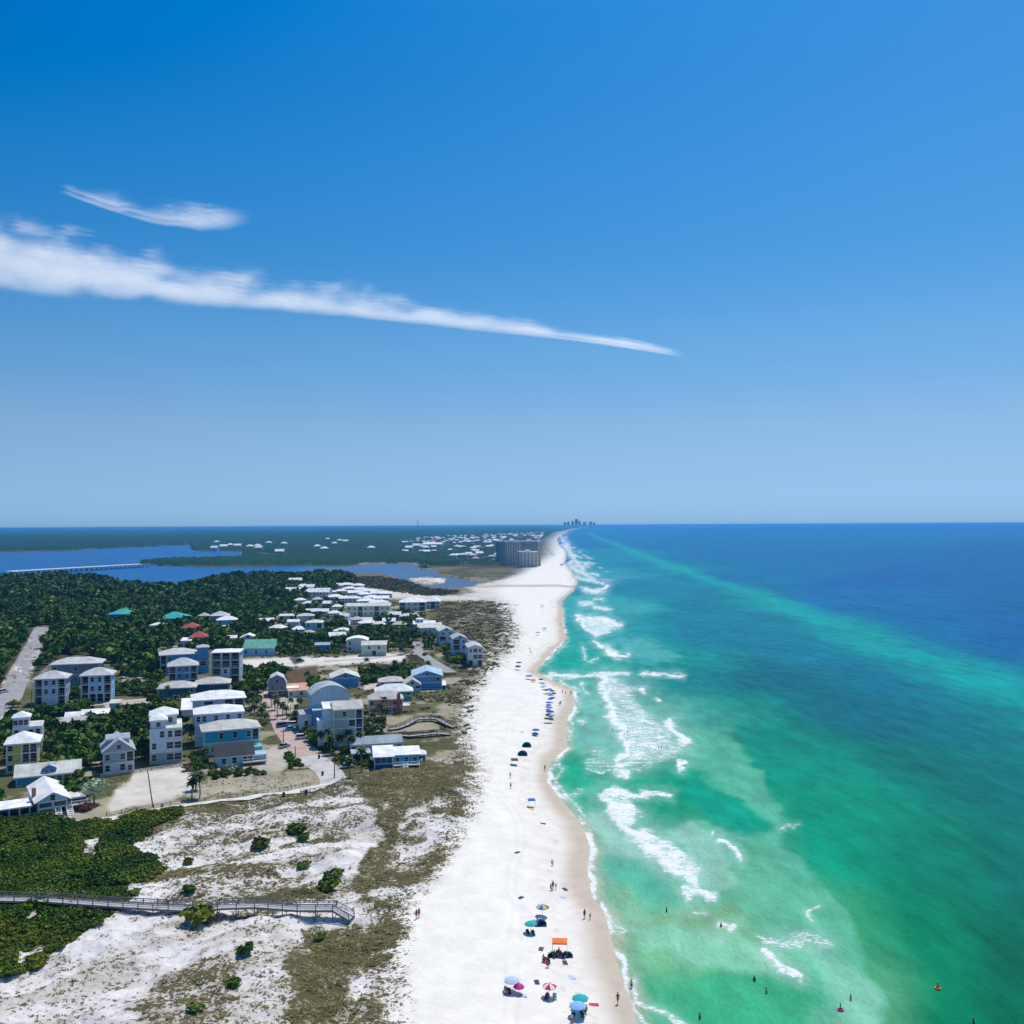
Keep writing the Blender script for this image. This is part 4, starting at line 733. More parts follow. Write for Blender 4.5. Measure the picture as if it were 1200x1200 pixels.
H('apartment_block', 'block with wide bright white roof at the seaward side', 499, 515, 713, 705, 20, 4, 'hip', 4, 'white', 'wroof', ['wbw','wbw'], 1, 1, .8, cat='apartment block')
# ------------------------------------------------------------------ vegetation meshes
LEAF = foliage('leaves_dark', (.036,.092,.012), (.085,.160,.022)); LEAF2 = foliage('leaves_mid', (.070,.130,.016), (.130,.195,.028)); SCRUBM = foliage('leaves_scrub', (.044,.100,.010), (.125,.170,.016))
DRYG = foliage('dune_grass', (.20,.19,.06), (.32,.27,.12)); PALMM = foliage('palm_fronds', (.035,.060,.022), (.09,.11,.045)); PALEL = foliage('leaves_pale', (.28,.33,.20), (.40,.44,.28)); REDL = foliage('leaves_rusty', (.25,.10,.04), (.30,.20,.07)); GOLDL = foliage('leaves_golden', (.30,.22,.05), (.36,.28,.09))
BARK = mat('bark', (.16,.12,.09), .9, .3, 3); BARKG = mat('palm_bark', (.22,.19,.15), .9, .3, 3)
def crown_mesh(name, mt, rx, rz, cz, n, leaf, seed, lobes=5, core=True):
    R = np.random.RandomState(seed); vs = []; fs = []; LB = [(0, 0, cz, rx*.7, rz*.85)]
    for i in range(lobes):
        a = i*6.283/lobes+R.rand(); k = rx*(.45+.2*R.rand()); LB.append((math.cos(a)*k, math.sin(a)*k, cz+rz*(R.rand()-.45)*.7, rx*(.38+.18*R.rand()), rz*(.42+.2*R.rand())))
    if core:
        for (cx, cy, c_, a, b) in LB:
            k = len(vs); rg = 3; sg = 7
            for i in range(rg+1):
                t = math.pi*i/rg
                for j in range(sg):
                    f = 6.283*j/sg; q = .74*(.85+.3*R.rand()); vs.append((cx+a*q*math.sin(t)*math.cos(f), cy+a*q*math.sin(t)*math.sin(f), max(.05, c_+b*q*math.cos(t))))
            for i in range(rg):
                for j in range(sg): j2 = (j+1) % sg; fs.append((k+i*sg+j, k+(i+1)*sg+j, k+(i+1)*sg+j2, k+i*sg+j2))
    for i in range(n):
        cx, cy, c_, a, b = LB[R.randint(len(LB))]; d = R.normal(size=3); d /= np.linalg.norm(d)
        if d[2] < -.35: d[2] *= -1
        q = .78+.34*R.rand(); p = np.array([cx+d[0]*a*q, cy+d[1]*a*q, c_+d[2]*b*q]); p[2] = max(p[2], .05)
        nn = d+R.normal(size=3)*.55; nn /= np.linalg.norm(nn); t = np.cross(nn, R.normal(size=3)); t /= np.linalg.norm(t); u_ = np.cross(nn, t); s = leaf*(.6+.8*R.rand())
        k = len(vs); vs += [tuple(p-t*s-u_*s*.6), tuple(p+t*s*.8-u_*s), tuple(p+t*s+u_*s*.7), tuple(p-t*s*.7+u_*s)]; fs.append((k, k+1, k+2, k+3))
    me = bpy.data.meshes.new(name); me.from_pydata(vs, [], fs); me.materials.append(mt); me.update(); return me
def trunk_mesh(name, h, r, mt, seed=1, limbs=3):
    R = random.Random(seed); b = MB(); b.tube((0,0,-.3), (.1,0,h*.6), r, r*.7, 6)
    for i in range(limbs): a = i*6.283/limbs+R.random(); b.tube((.1,0,h*.5), (math.cos(a)*h*.35, math.sin(a)*h*.35, h), r*.5, r*.25, 5)
    return b.mesh(name, mt)
TREES = [(crown_mesh('crown', m_, rx, rz, cz, 300, .42, i+20, lb), trunk_mesh('trunk', cz, .16, BARK, i)) for i, (m_, rx, rz, cz, lb) in enumerate([(LEAF, 3.0, 2.1, 3.2, 5), (LEAF, 2.6, 2.4, 3.6, 4), (LEAF2, 3.3, 1.9, 3.0, 6), (LEAF, 2.4, 2.0, 3.0, 5)])]
FT = [crown_mesh('canopy', LEAF, 3.2, 2.6, 3.0, 90, .75, 40+i, 4) for i in range(3)]+[crown_mesh('canopy', LEAF2, 3.0, 2.2, 2.8, 90, .75, 47, 5)]
BUSH = [crown_mesh('foliage', m_, 1.3, .9, .7, 150, .22, 60+i, 5) for i, m_ in enumerate([LEAF2, SCRUBM, LEAF])]
SCR = [crown_mesh('scrub_clump', SCRUBM, 1.5, .62, .45, 190, .15, 70+i, 5) for i in range(3)]
PALET = crown_mesh('crown', PALEL, 3.0, 2.4, 3.4, 420, .28, 81, 7); PTR = trunk_mesh('trunk', 3.2, .2, BARK, 4)
def tuft(seed, mt, n=9, h=.42, r=.6):
    R = random.Random(seed); b = MB()
    for i in range(n):
        a = R.random()*6.28; q = R.random()*r*.5; l = h*(.6+.6*R.random()); x, y = math.cos(a)*q, math.sin(a)*q; dx, dy = math.cos(a)*l*.5, math.sin(a)*l*.5; wx, wy = -math.sin(a)*.06, math.cos(a)*.06
        wx *= 1.6; wy *= 1.6; b.quad((x-wx,y-wy,-.05), (x+wx,y+wy,-.05), (x+dx*.8+wx,y+dy*.8+wy,l*.45), (x+dx*.8-wx,y+dy*.8-wy,l*.45)); b.quad((x+dx*.8-wx,y+dy*.8-wy,l*.45), (x+dx*.8+wx,y+dy*.8+wy,l*.45), (x+dx*1.7,y+dy*1.7,l*.35))
    return b.mesh('grass_tuft', mt)
TUFT = [tuft(i, DRYG) for i in range(3)]
def palm_meshes(seed, h):
    R = random.Random(seed); t = MB(); n = 5
    for i in range(n): t.tube((.12*math.sin(i), .1*math.cos(i*2), h*i/n-.2), (.12*math.sin(i+1), .1*math.cos(i*2+2), h*(i+1)/n), .19-.012*i, .18-.012*i, 6)
    c = MB(); top = (.1, .1, h)
    for k in range(22):
        a = k*2.4; el = 1.15-1.7*(k/22)+R.uniform(-.1, .1); L_ = 1.9+R.random()*.5; pts = []
        for s in range(5):
            q = s/4; r = L_*q*math.cos(el)*(1 if el < .6 else 1.3); z = L_*q*math.sin(el)-1.0*q*q*(1.2); pts.append(Vector((top[0]+math.cos(a)*r, top[1]+math.sin(a)*r, h+z)))
        sd_ = Vector((-math.sin(a), math.cos(a), 0))
        for s in range(4):
            w0 = (.12, .42, .46, .34, .05)[s]; w1 = (.12, .42, .46, .34, .05)[s+1]
            for sg in (-1, 1):
                dz0 = Vector((0,0,-w0*.5)); dz1 = Vector((0,0,-w1*.5)); c.quad(pts[s], pts[s+1], pts[s+1]+sd_*w1*sg+dz1, pts[s]+sd_*w0*sg+dz0)
    for k in range(6): a = k*1.05; c.quad((0,0,h), (math.cos(a)*.35, math.sin(a)*.35, h-.1), (math.cos(a)*.4, math.sin(a)*.4, h-.9), (math.cos(a+.6)*.3, math.sin(a+.6)*.3, h-.8))
    return t.mesh('trunk', BARKG), c.mesh('crown', PALMM)
PALMS = [palm_meshes(i, h) for i, h in enumerate((4.2, 5.4, 6.8))]
def thing_of(name, label, cat, loc, rz, sc, parts, group=None):
    r = empty(name, loc, rz); r.scale = (sc,)*3 if not isinstance(sc, tuple) else sc; tag(r, label, cat, group)
    for n, me in parts: meshobj(n, me, r)
    return r
def clear(x, y, pad=1.5):
    for (ax, ay, ca, sa, Lw, dp) in HOUSES:
        dx, dy = x-ax, y-ay; a = dx*ca+dy*sa; b = -dx*sa+dy*ca
        if -pad < a < Lw+pad and -pad < b < dp+pad: return False
    return True
ROADLINES = [([(-60,905),(-8,845),(12,818),(24,790),(36,765),(48,735)], 6.5), ([(2,842),(35,833),(75,829),(110,826),(150,822),(178,819)], 3.5), ([(313,812),(318,826),(326,842),(336,858),(350,874),(362,886),(375,896),(385,904),(390,912),(388,919),(362,926),(290,936),(200,947),(104,967)], 4.6), ([(488,752),(490,763),(512,779),(528,788)], 4)]
RW = []
for pts, wd in ROADLINES: P = np.array(pts, float); x, y = ground(P[:, 0], P[:, 1], 2.); RW.append((list(zip(x, y)), wd))
def offroad(x, y, pad=0):
    for pts, wd in RW:
        for (ax, ay), (bx, by) in zip(pts, pts[1:]):
            ex, ey = bx-ax, by-ay; t = max(0, min(1, ((x-ax)*ex+(y-ay)*ey)/(ex*ex+ey*ey))); 
            if math.hypot(x-ax-t*ex, y-ay-t*ey) < wd+pad: return False
    return True
def scatter_gn(name, label, pts, scl, meshes, cat=None, kind='stuff'):
    """one object: the plants as instances on points"""
    n = len(pts); me = bpy.data.meshes.new(name); me.vertices.add(n); me.vertices.foreach_set('co', np.asarray(pts, np.float32).ravel())
    for k, tp, v in (('sc', 'FLOAT', np.asarray(scl, np.float32)), ('rz', 'FLOAT', (RNG.rand(n)*6.283).astype(np.float32)), ('ix', 'INT', RNG.randint(0, len(meshes), n).astype(np.int32))):
        a = me.attributes.new(k, tp, 'POINT'); a.data.foreach_set('value', v)
    o = meshobj(name, me); tag(o, label, cat, kind=kind)
    c = bpy.data.collections.new(name+'_kinds')
    for i, m in enumerate(meshes): c.objects.link(bpy.data.objects.new('%s_kind_%d' % (name, i), m))
    g = bpy.data.node_groups.new(name, 'GeometryNodeTree'); g.interface.new_socket('Geometry', in_out='INPUT', socket_type='NodeSocketGeometry'); g.interface.new_socket('Geometry', in_out='OUTPUT', socket_type='NodeSocketGeometry')
    N, L = g.nodes, g.links; gi = N.new('NodeGroupInput'); go = N.new('NodeGroupOutput'); ci = N.new('GeometryNodeCollectionInfo'); ci.inputs[0].default_value = c; ci.inputs['Separate Children'].default_value = True; ci.inputs['Reset Children'].default_value = True
    ip = N.new('GeometryNodeInstanceOnPoints'); ip.inputs['Pick Instance'].default_value = True
    def at_(nm, t): a = N.new('GeometryNodeInputNamedAttribute'); a.data_type = t; a.inputs[0].default_value = nm; return a.outputs[0]
    cx = N.new('ShaderNodeCombineXYZ'); L.new(at_('rz', 'FLOAT'), cx.inputs[2]); L.new(gi.outputs[0], ip.inputs['Points']); L.new(ci.outputs[0], ip.inputs['Instance']); L.new(at_('ix', 'INT'), ip.inputs['Instance Index']); L.new(cx.outputs[0], ip.inputs['Rotation'])
    s = N.new('ShaderNodeCombineXYZ')
    for i in range(3): L.new(at_('sc', 'FLOAT'), s.inputs[i])
    L.new(s.outputs[0], ip.inputs['Scale']); L.new(ip.outputs[0], go.inputs[0])
    md = o.modifiers.new('scatter', 'NODES'); md.node_group = g; return o
def rand_in(poly, n):
    P = np.array(poly, float); x, y = ground(P[:, 0], P[:, 1], 2.0)
    X = RNG.uniform(x.min(), x.max(), n); Y = RNG.uniform(y.min(), y.max(), n); u, v = project(X, Y, 2.0)
    k = sdp(u, v, poly, 5) > 0; return X[k], Y[k], u[k], v[k]
# ---- the wood behind the town: nearest trees as things, the rest as one mass
X, Y, u, v = rand_in([(-420,683)]+NEARWOOD[1:-2]+[(-420,1000)], 62000)
k = (u > -120) & (u < 470); X, Y, u, v = X[k], Y[k], u[k], v[k]
order = np.argsort(Y); X, Y = X[order], Y[order]
grid = {}; near = []; farp = []
for x, y in zip(X, Y):
    sp = 3.6 if y < 900 else 5.0; key = (int(x/sp), int(y/sp))
    if key in grid: continue
    if y < 760 and (not clear(x, y, 2.5) or not offroad(x, y, 1)): continue
    grid[key] = 1; (near if len(near) < 110 and x > -480 else farp).append((x, y))
mid = [p for p in farp]
def make_wood(mid): scatter_gn('woodland', 'dense dark green coastal woodland behind the beach town', [(x, y, 1.7+1.6*float(fbm(np.array([x/60]), np.array([y/60]), 3)[0])) for x, y in mid], [(.6+.95*RNG.rand()**2.2)*(.8+.5*float(vn(np.array([x/25]), np.array([y/40]), 66)[0]))*(.55 if y < 760 and not clear(x, y+16, 2.5) else 1)*(.92 if y < 900 else 1.2)*(.68 if i >= nwood else 1) for i, (x, y) in enumerate(mid)], FT, 'woodland')
def tree(x, y, sc, label, group=None, k=None):
    k = RNG.randint(4) if k is None else k; c, t = TREES[k]
    return thing_of('tree', label, 'tree', (x, y, float(zat(x, y))), RNG.rand()*6.28, sc, (('crown', c), ('trunk', t)), group)
for x, y in near: tree(x, y, RNG.uniform(.75, 1.2), 'dark green broadleaf tree at the near edge of the wood', 'trees at the near edge of the wood')
# ---- trees and bushes among the houses
GREENS = [([(-60,850),(0,846),(60,836),(130,833),(205,828),(226,845),(228,880),(215,896),(160,905),(118,910),(95,945),(60,925),(0,945),(-60,960)], 900, 3.2), ([(55,815),(92,812),(100,820),(60,824)], 60, 3.4), ([(128,808),(190,806),(232,818),(225,830),(180,816),(130,816)], 260, 3.2),
  ([(284,788),(330,786),(334,800),(316,806),(318,822),(302,830),(296,812),(286,800)], 300, 2.8), ([(268,800),(288,806),(296,824),(284,822)], 60, 3), ([(325,742),(400,735),(420,745),(400,770),(325,770)], 400, 4.2), ([(420,740),(480,735),(512,745),(505,762),(455,764),(425,748)], 300, 4.2), ([(440,722),(500,720),(490,734),(440,738)], 60, 5), ([(285,700),(345,714),(400,700),(405,735),(330,742),(300,730)], 260, 5),
  ([(426,843),(450,842),(450,862),(428,868)], 60, -2.4), ([(364,876),(400,872),(436,882),(436,902),(402,896),(368,888)], 120, -2.6), ([(335,885),(352,884),(356,898),(336,902)], 30, -2.4), ([(244,900),(262,902),(300,905),(312,908),(250,913)], 60, -2.4), ([(222,885),(238,885),(246,900),(226,905)], 60, -2.2), ([(185,752),(240,756),(300,748),(320,742),(328,768),(290,770),(250,762),(190,764)], 260, 4.2), ([(420,790),(484,786),(490,798),(424,802)], 90, 3), ([(360,800),(372,800),(372,812),(360,812)], 30, 2.5), ([(350,842),(366,842),(372,876),(352,868)], 60, 2.6), ([(520,752),(545,765),(552,782),(520,775)], 50, 3), ([(448,800),(482,800),(484,812),(450,812)], 30, 2.6), ([(150,780),(190,776),(190,800),(150,788)], 60, 3.2)]
cnt = 0
extra = []; ntree = 0; nshrub = 0; GREENS.sort(key=lambda g: (g[2] > 0, g[1]))
for P, n, sp in GREENS:
    low = sp < 0; sp = abs(sp); X, Y, u, v = rand_in(P, n*4); grid = {}
    for x, y in zip(X, Y):
        key = (int(x/sp), int(y/sp))
        if key in grid or not clear(x, y, .9) or not offroad(x, y, .8): continue
        grid[key] = 1; small = not clear(x, y+9, 2.5) or not clear(x-4, y+14, 1); big = clear(x, y-6, 1.0) and clear(x, y+3, 1) and clear(x, y, 3.0)
        small = not clear(x, y+9, 2.5) or not clear(x-4, y+14, 1)      # stands in front of a house: keep it low
        if y > 560 and not low: extra.append((x, y)); continue
        if (ntree > 185 or cnt > 520) and not small and not low: extra.append((x, y)); continue
        if nshrub > 280 and (low or small): continue
        cnt += 1
        if low or small or (RNG.rand() < .3 and nshrub < 280): nshrub += 1; thing_of('shrub', 'rounded green garden shrub among the beach houses', 'shrub', (x, y, 1.95), RNG.rand()*6.28, RNG.uniform(.6, 1.0) if low else RNG.uniform(.9, 1.5), (('foliage', BUSH[RNG.randint(3)]),), 'garden shrubs among the houses')
        else: ntree += 1; tree(x, y, RNG.uniform(.6, .85), 'bushy green garden tree among the beach houses', 'garden trees among the houses')
nwood = len(mid); make_wood(mid+extra)
def named(px, py, name, label, cat, parts, sc, rz=0, group=None): p = at(px, py); return thing_of(name, label, cat, p, rz, sc, parts, group)
named(110,942,'tree','large pale silvery green tree beside the front house steps','tree',(('crown',PALET),('trunk',PTR)),1.15)
named(271,905,'shrub','pale variegated bush in front of the dark roofed cottage','shrub',(('foliage',crown_mesh('foliage',PALEL,1.9,1.3,1.1,260,.2,83,6)),),1.0)
named(220,903,'shrub','red flowering bush at the foot of the pale blue four storey house','shrub',(('foliage',crown_mesh('foliage',REDL,1.6,1.0,.8,200,.2,84,5)),),1.1)
named(16,829,'shrub','golden bush at the road corner','shrub',(('foliage',crown_mesh('foliage',GOLDL,2.2,1.4,1.2,220,.25,85,5)),),1.3)
named(100,950,'shrub','rusty dry bush under the pale tree','shrub',(('foliage',crown_mesh('foliage',REDL,1.6,1.0,.8,200,.2,86,5)),),1.2)
for (px, py, s, lb) in ((347,975,2.0,'dark green bush on white dune sand, highest of the lone dune bushes'),(355,984,1.4,'low light green bush just below the highest dune bush'),(304,994,2.1,'grey green bush on the dune left of centre'),(383,1043,2.2,'dark double bush above the boardwalk end'),(391,1030,1.8,'upper bush touching the dark double bush'),(356,1017,1.3,'small dark bush between two bright sand slopes'),(232,1080,2.4,'rounded green bush hiding the boardwalk posts'),(287,1117,1.4,'lone green bush on the slope below the boardwalk'),(274,1155,1.0,'small dark bush low on the dune slope'),(228,1185,1.0,'small bush in brown grass at the bottom edge'),(375,1100,1.0,'dark bush at the top of the olive grass patch'),(220,1012,1.1,'small dark bush by the upper left dunes'),(222,1045,1.3,'olive bush above the boardwalk kink'),(158,1048,1.0,'small bush on bright sand by the boardwalk')):
    named(px, py, 'dune_bush', lb, 'bush', (('foliage', BUSH[RNG.randint(2)]),), (s, s*.8, s*.7), RNG.rand()*6)
# ---- palms
PP = [(312,848),(306,845),(298,849),(309,838),(301,835),(325,842),(331,838),(336,842),(341,836),(352,830),(318,828),(296,832),(347,838),(322,832),(334,829),(399,876),(409,875),(450,836),(440,842),(447,841),(433,860),(441,862),(225,936),(234,936),(229,926),(410,912),(424,906),(402,886),(412,882),(421,880),(366,868),(375,876),(384,880),(398,858),(388,884),(463,791),(470,789),(482,792),(430,787),(474,781),(502,788),(361,806),(368,802),(205,840),(196,820),(206,826),(490,806),(446,846),(436,850),(452,848),(80,846),(90,852),(106,858),(66,866),(96,872),(116,866),(60,880),(102,884),(112,890),(166,888),(172,892),(240,896),(225,872)]
X, Y, u, v = rand_in([(425,745),(480,736),(515,748),(505,770),(470,768),(425,762)], 900)
PP = [at(*p) for p in PP]+[Vector((x, y, 2)) for x, y in list(zip(X, Y))[::14][:42] if clear(x, y, 1) and offroad(x, y, .5)]
for i, p in enumerate(PP):
    t, c = PALMS[i % 3]; thing_of('palm_tree', 'shaggy green cabbage palm with bare trunk among the beach houses', 'palm tree', (p.x, p.y, p.z-.1), RNG.rand()*6, RNG.uniform(.8, 1.05), (('trunk', t), ('crown', c)), 'palms between the beach houses')
# ---- scrub and dune grass
def pts_where(A, x0, x1, y0, y1, n, thr=.02, gam=1.0):
    X = RNG.uniform(x0, x1, n); Y = RNG.uniform(y0**.5, y1**.5, n)**2; q = field(A, X, Y); k = RNG.rand(n) < np.clip(q-thr, 0, 1)**gam; return X[k], Y[k]
X, Y = pts_where(LSC, -130, -25, 120, 240, 26000, .3); Z = zat(X, Y); k = clear
kk = np.array([clear(x, y, 1.0) for x, y in zip(X, Y)], bool) if len(X) else []
X, Y, Z = X[kk][::2], Y[kk][::2], Z[kk][::2]; tone = fbm(X/7, Y/7, 33)
scatter_gn('scrub', 'thick green coastal scrub on both sides of the boardwalk', np.stack([X, Y, Z-.1], -1), .45+1.3*tone*RNG.uniform(.6, 1.1, len(X)), SCR, 'scrub')
X, Y = pts_where(LG, -140, 0, 125, 330, 150000, .12, 1.3); cl = fbm(X/1.6, Y/1.6, 35); cl2 = fbm(X/6, Y/6, 36); k = (cl*.6+cl2*.4 > .49); X, Y = X[k], Y[k]
kk = np.array([clear(x, y, .5) and offroad(x, y, -1.6) for x, y in zip(X, Y)], bool); X, Y = X[kk], Y[kk]; print('tufts', len(X))
scatter_gn('dune_grass', 'dry olive and brown dune grass scattered over white sand', np.stack([X, Y, zat(X, Y)], -1), RNG.uniform(.35, .95, len(X)), TUFT, 'dune grass')
X, Y = pts_where(LG, -140, 10, 330, 900, 90000, .15, 1.2); cl = fbm(X/5, Y/8, 37); k = cl > .5; X, Y = X[k], Y[k]; kk = np.array([clear(x, y, 1.5) and offroad(x, y, 0) for x, y in zip(X, Y)], bool); X, Y = X[kk], Y[kk]; print('far tufts', len(X))
scatter_gn('dune_scrub', 'olive green and brown scrub patches on the far dunes', np.stack([X, Y, zat(X, Y)-.05], -1), RNG.uniform(.16, .5, len(X)), [crown_mesh('scrub_clump', foliage('leaves_dune', (.14,.16,.05), (.26,.23,.10)), 1.6, .7, .5, 50, .32, 95+i, 4) for i in range(2)], 'dune scrub')
X, Y, u, v = rand_in([(385,678),(440,676),(470,680),(500,690),(540,693),(520,699),(480,697),(440,690),(400,686)], 9000); kk = RNG.rand(len(X)) < .4; X, Y = X[kk], Y[kk]
scatter_gn('marsh_shrubs', 'low brown green marsh shrubs by the shallow channel', np.stack([X, Y, np.full(len(X), 1.9)], -1), RNG.uniform(.8, 1.7, len(X)), [crown_mesh('marsh_clump', foliage('leaves_marsh', (.12,.12,.055), (.24,.20,.11)), 1.6, .8, .6, 60, .35, 90, 4)], 'marsh')
# ------------------------------------------------------------------ condominiums, far town, bridge
def tower_block(name, label, px0, px1, pyb, pyt, depth, ang, nf, nb, wall, dark, cat='condominium'):
    x, y = ground(px0, pyb, 2.0); A = Vector((float(x), float(y), 2.0)); r = math.radians(ang); k = (px1-600)/F; ca, sa = math.cos(r), math.sin(r)
    Lw = abs((k*A.y-A.x)/(ca-k*sa)); Ht = CAM_Z-(pyt-float(hv(px0)))*A.y/F-2; root = empty(name, A, r); tag(root, label, cat)
    b = MB(); b.box(0, 0, 0, Lw, depth, Ht); b.build('wall', mat('tower_'+wall[0], wall[1], .8, .08, .1), root)
    gm = mat('tower_'+dark[0], dark[1], .4, .2, .2); sl = mat('tower_slab', (.62,.60,.57), .7); fh = Ht/nf; bw = Lw/nb
    for i in range(nb):
        b = MB(); b.box(i*bw+bw*.3, -.35, fh*.4, i*bw+bw*.74, -.02, Ht-fh*.5); wd = b.build('window_bay', gm, root)
        s = MB()
        for f in range(nf): s.box(i*bw+bw*.12, -1.0, f*fh+fh*.35, i*bw+bw*.88, -.36, f*fh+fh*.62)
        s.build('balcony', sl, wd)
    nd = max(1, int(depth/7))
    for i in range(nd):
        b = MB(); w = depth/nd
        for sd_ in (-.3, Lw): b.box(sd_, i*w+w*.25, fh*.5, sd_+.3, i*w+w*.75, Ht-fh*.5)
        b.build('window_bay', gm, root)
    b = MB(); b.box(-.5, -1.1, Ht, Lw+.5, depth+.5, Ht+1.1); b.box(Lw*.35, depth*.3, Ht+1.1, Lw*.6, depth*.7, Ht+4.2); b.build('roof', roofm('wroof'), root); return root
tower_block('condo_tower', 'tall dark sided condominium, leftmost of the tower group by the beach', 585, 592, 660, 634.8, 30, 12, 17, 3, ('teal', (.22,.36,.44)), ('glass', (.10,.17,.22)))
tower_block('condo_tower', 'broad grey pink condominium with rows of balconies in the middle of the tower group', 592, 611, 662, 634.8, 22, 12, 17, 7, ('pinkgrey', (.85,.77,.72)), ('glassb', (.34,.31,.32)))
tower_block('condo_tower', 'dark blue condominium behind the round fronted one, right end of the tower group', 612, 629.5, 661, 634.6, 24, 4, 17, 6, ('blue', (.26,.32,.42)), ('glass', (.03,.05,.08)))
tower_block('condo_tower', 'slim pale edge tower on the beach side of the tower group', 629.6, 633.5, 663.5, 634.6, 30, 2, 17, 2, ('cream', (.62,.56,.48)), ('glassb', (.06,.06,.08)))
tower_block('condo_tower', 'shorter pale stone condominium with three dark vertical bays standing in front', 608.5, 630, 664.8, 647, 20, 6, 11, 5, ('stone', (.76,.71,.62)), ('glassb', (.06,.06,.08)))
def mini(kind, wall, roofk):
    b = MB(); b.box(-6, -4.5, 0, 6, 4.5, 5.5, mi=0)
    if kind == 0:
        A = [(-6.6,-5.1,5.5),(6.6,-5.1,5.5),(6.6,5.1,5.5),(-6.6,5.1,5.5)]; a, c = (-2,0,8.2), (2,0,8.2)
        b.quad(A[0],A[1],c,a, mi=1); b.quad(A[1],A[2],c, mi=1); b.quad(A[2],A[3],a,c, mi=1); b.quad(A[3],A[0],a, mi=1)
    else:
        b.quad((-6.6,-5.1,5.5),(6.6,-5.1,5.5),(6.6,0,8.4),(-6.6,0,8.4), mi=1); b.quad((-6.6,0,8.4),(6.6,0,8.4),(6.6,5.1,5.5),(-6.6,5.1,5.5), mi=1); b.quad((-6,-4.5,5.5),(-6,0,8.2),(-6,4.5,5.5)); b.quad((6,-4.5,5.5),(6,4.5,5.5),(6,0,8.2))
    for x in (-4, -1, 2, 4.6):
        for z in (1.2, 3.8): b.quad((x-.6,-4.53,z),(x+.6,-4.53,z),(x+.6,-4.53,z+1.1),(x-.6,-4.53,z+1.1), mi=2)
    return b.mesh('house', [wallm(wall), roofm(roofk), GLASS])
MINI = [mini(0, 'white', 'wroof'), mini(1, 'white', 'wroof'), mini(0, 'cream', 'bgroof'), mini(1, 'ltblue', 'wroof'), mini(0, 'palegrey', 'wroof')]; MRED = mini(0, 'cream', 'redr')
def far_house(x, y, sc, me, label, group, rz=None):
    o = meshobj('house', me); o.location = (x, y, 1.9); o.scale = sc; o.rotation_euler = (0, 0, RNG.uniform(-.3, .5) if rz is None else rz); tag(o, label, 'house', group); return o
X, Y, u, v = rand_in([(470,634),(500,630),(560,628),(636,624),(636,634),(584,634),(584,662),(560,661),(535,660),(515,655),(492,655),(472,648)], 2600)
n = 0; g = set()
for x, y, a in zip(X, Y, u):
    key = (int(x/20), int(y/45))
    if key in g or n > 222 or fbm(np.array([x/120.]), np.array([y/300.]), 44)[0] < .36: continue
    g.add(key); n += 1; k = RNG.randint(5); s = RNG.uniform(.9, 1.7)
    red = RNG.rand() < .06
    far_house(x, y, (s, s, RNG.uniform(1.0, 1.6)), MRED if red else MINI[k], 'tiny far house with red roof in the distant town' if red else 'tiny far pale house in the distant town beyond the channel', 'red roofed houses of the distant town' if red else 'pale houses of the distant town')
for px, py in ((386,698),(393,704),(400,697),(404,706),(410,694),(416,699),(413,706),(422,695),(427,701),(433,697),(436,705),(442,700),(447,706),(396,690),(406,689),(420,690),(452,700),(429,709),(444,711)):
    x, y = ground(px, py, 2.); far_house(float(x), float(y), (RNG.uniform(.9, 1.5), RNG.uniform(.9, 1.4), .8), MINI[RNG.choice([0, 1, 4])], 'small white roofed house in the cluster behind the motel', 'white roofed houses behind the motel')
for px, py in ((352,708),(362,712),(372,707),(384,712),(395,716),(366,722),(380,722),(392,724),(404,728),(418,732),(430,736),(444,738),(456,734),(468,738),(350,744),(362,749),(395,752),(402,746),(462,726),(476,728),(300,722),(288,730),(312,734),(326,742)):
    x, y = ground(px, py, 2.)
    if clear(float(x), float(y), 3): far_house(float(x), float(y), (RNG.uniform(.6, .95), RNG.uniform(.6, .9), .75), MINI[RNG.randint(5)], 'small pale house among trees in the middle of the beach town', 'small houses in the middle of the beach town')
for px, py in ((355,696),(360,697),(365,702),(379,702),(344,701),(346,688),(252,646),(262,644),(270,642),(279,643),(293,644),(302,643),(304,646),(333,640),(315,639),(372,644),(380,647),(405,637),(398,636),(435,646),(254,638),(328,651),(392,640),(384,634),(480,646),(488,643)):
    x, y = ground(px, py, 2.); q = 1.5 if py > 680 else 2.2; far_house(float(x), float(y), (q*.8, q*.8, q*.9), MINI[RNG.randint(2)], 'lone white house showing among the woodland trees', 'lone white houses in the woodland')
b = MB(); x, y = ground(504, 642, 2.); r = empty('resort_building', (float(x), float(y), 2), .1); tag(r, 'long white resort building with pale roofs in the distant town', 'resort')
b = MB(); b.box(-30, -15, 0, 45, 15, 12); b.build('wall', wallm('white'), r); part_roof(r, 'hip', -30, -15, 45, 15, 12, 6, 'wroof')
def bridge():
    a = Vector((*map(float, ground(14, 673.5, 0)), 0)); c = Vector((*map(float, ground(170, 664.2, 0)), 0)); d = c-a; L_ = d.length; r = empty('bridge', a, math.atan2(d.y, d.x)); tag(r, 'long low pale road bridge on piers crossing the lagoon', 'bridge')
    z = 4.2; part_box('deck', r, mat('bridge_concrete', (.80,.79,.76), .8), (0, -13, z, L_, 13, z+1.1)); n = 26
    for s in (-13.0, 12.7): part_box('parapet', r, mat('bridge_parapet', (.80,.79,.77), .8), (0, s, z+1.1, L_, s+.3, z+1.9))
    for i in range(n): xx = L_*(i+.5)/n; part_box('pier', r, mat('bridge_pier', (.30,.30,.31), .9), (xx-.6, -12, z-.8, xx+.6, 12, z-.01), *[(xx-.5, q, -2, xx+.5, q+1, z-.8) for q in (-11, -.5, 10)])
bridge()
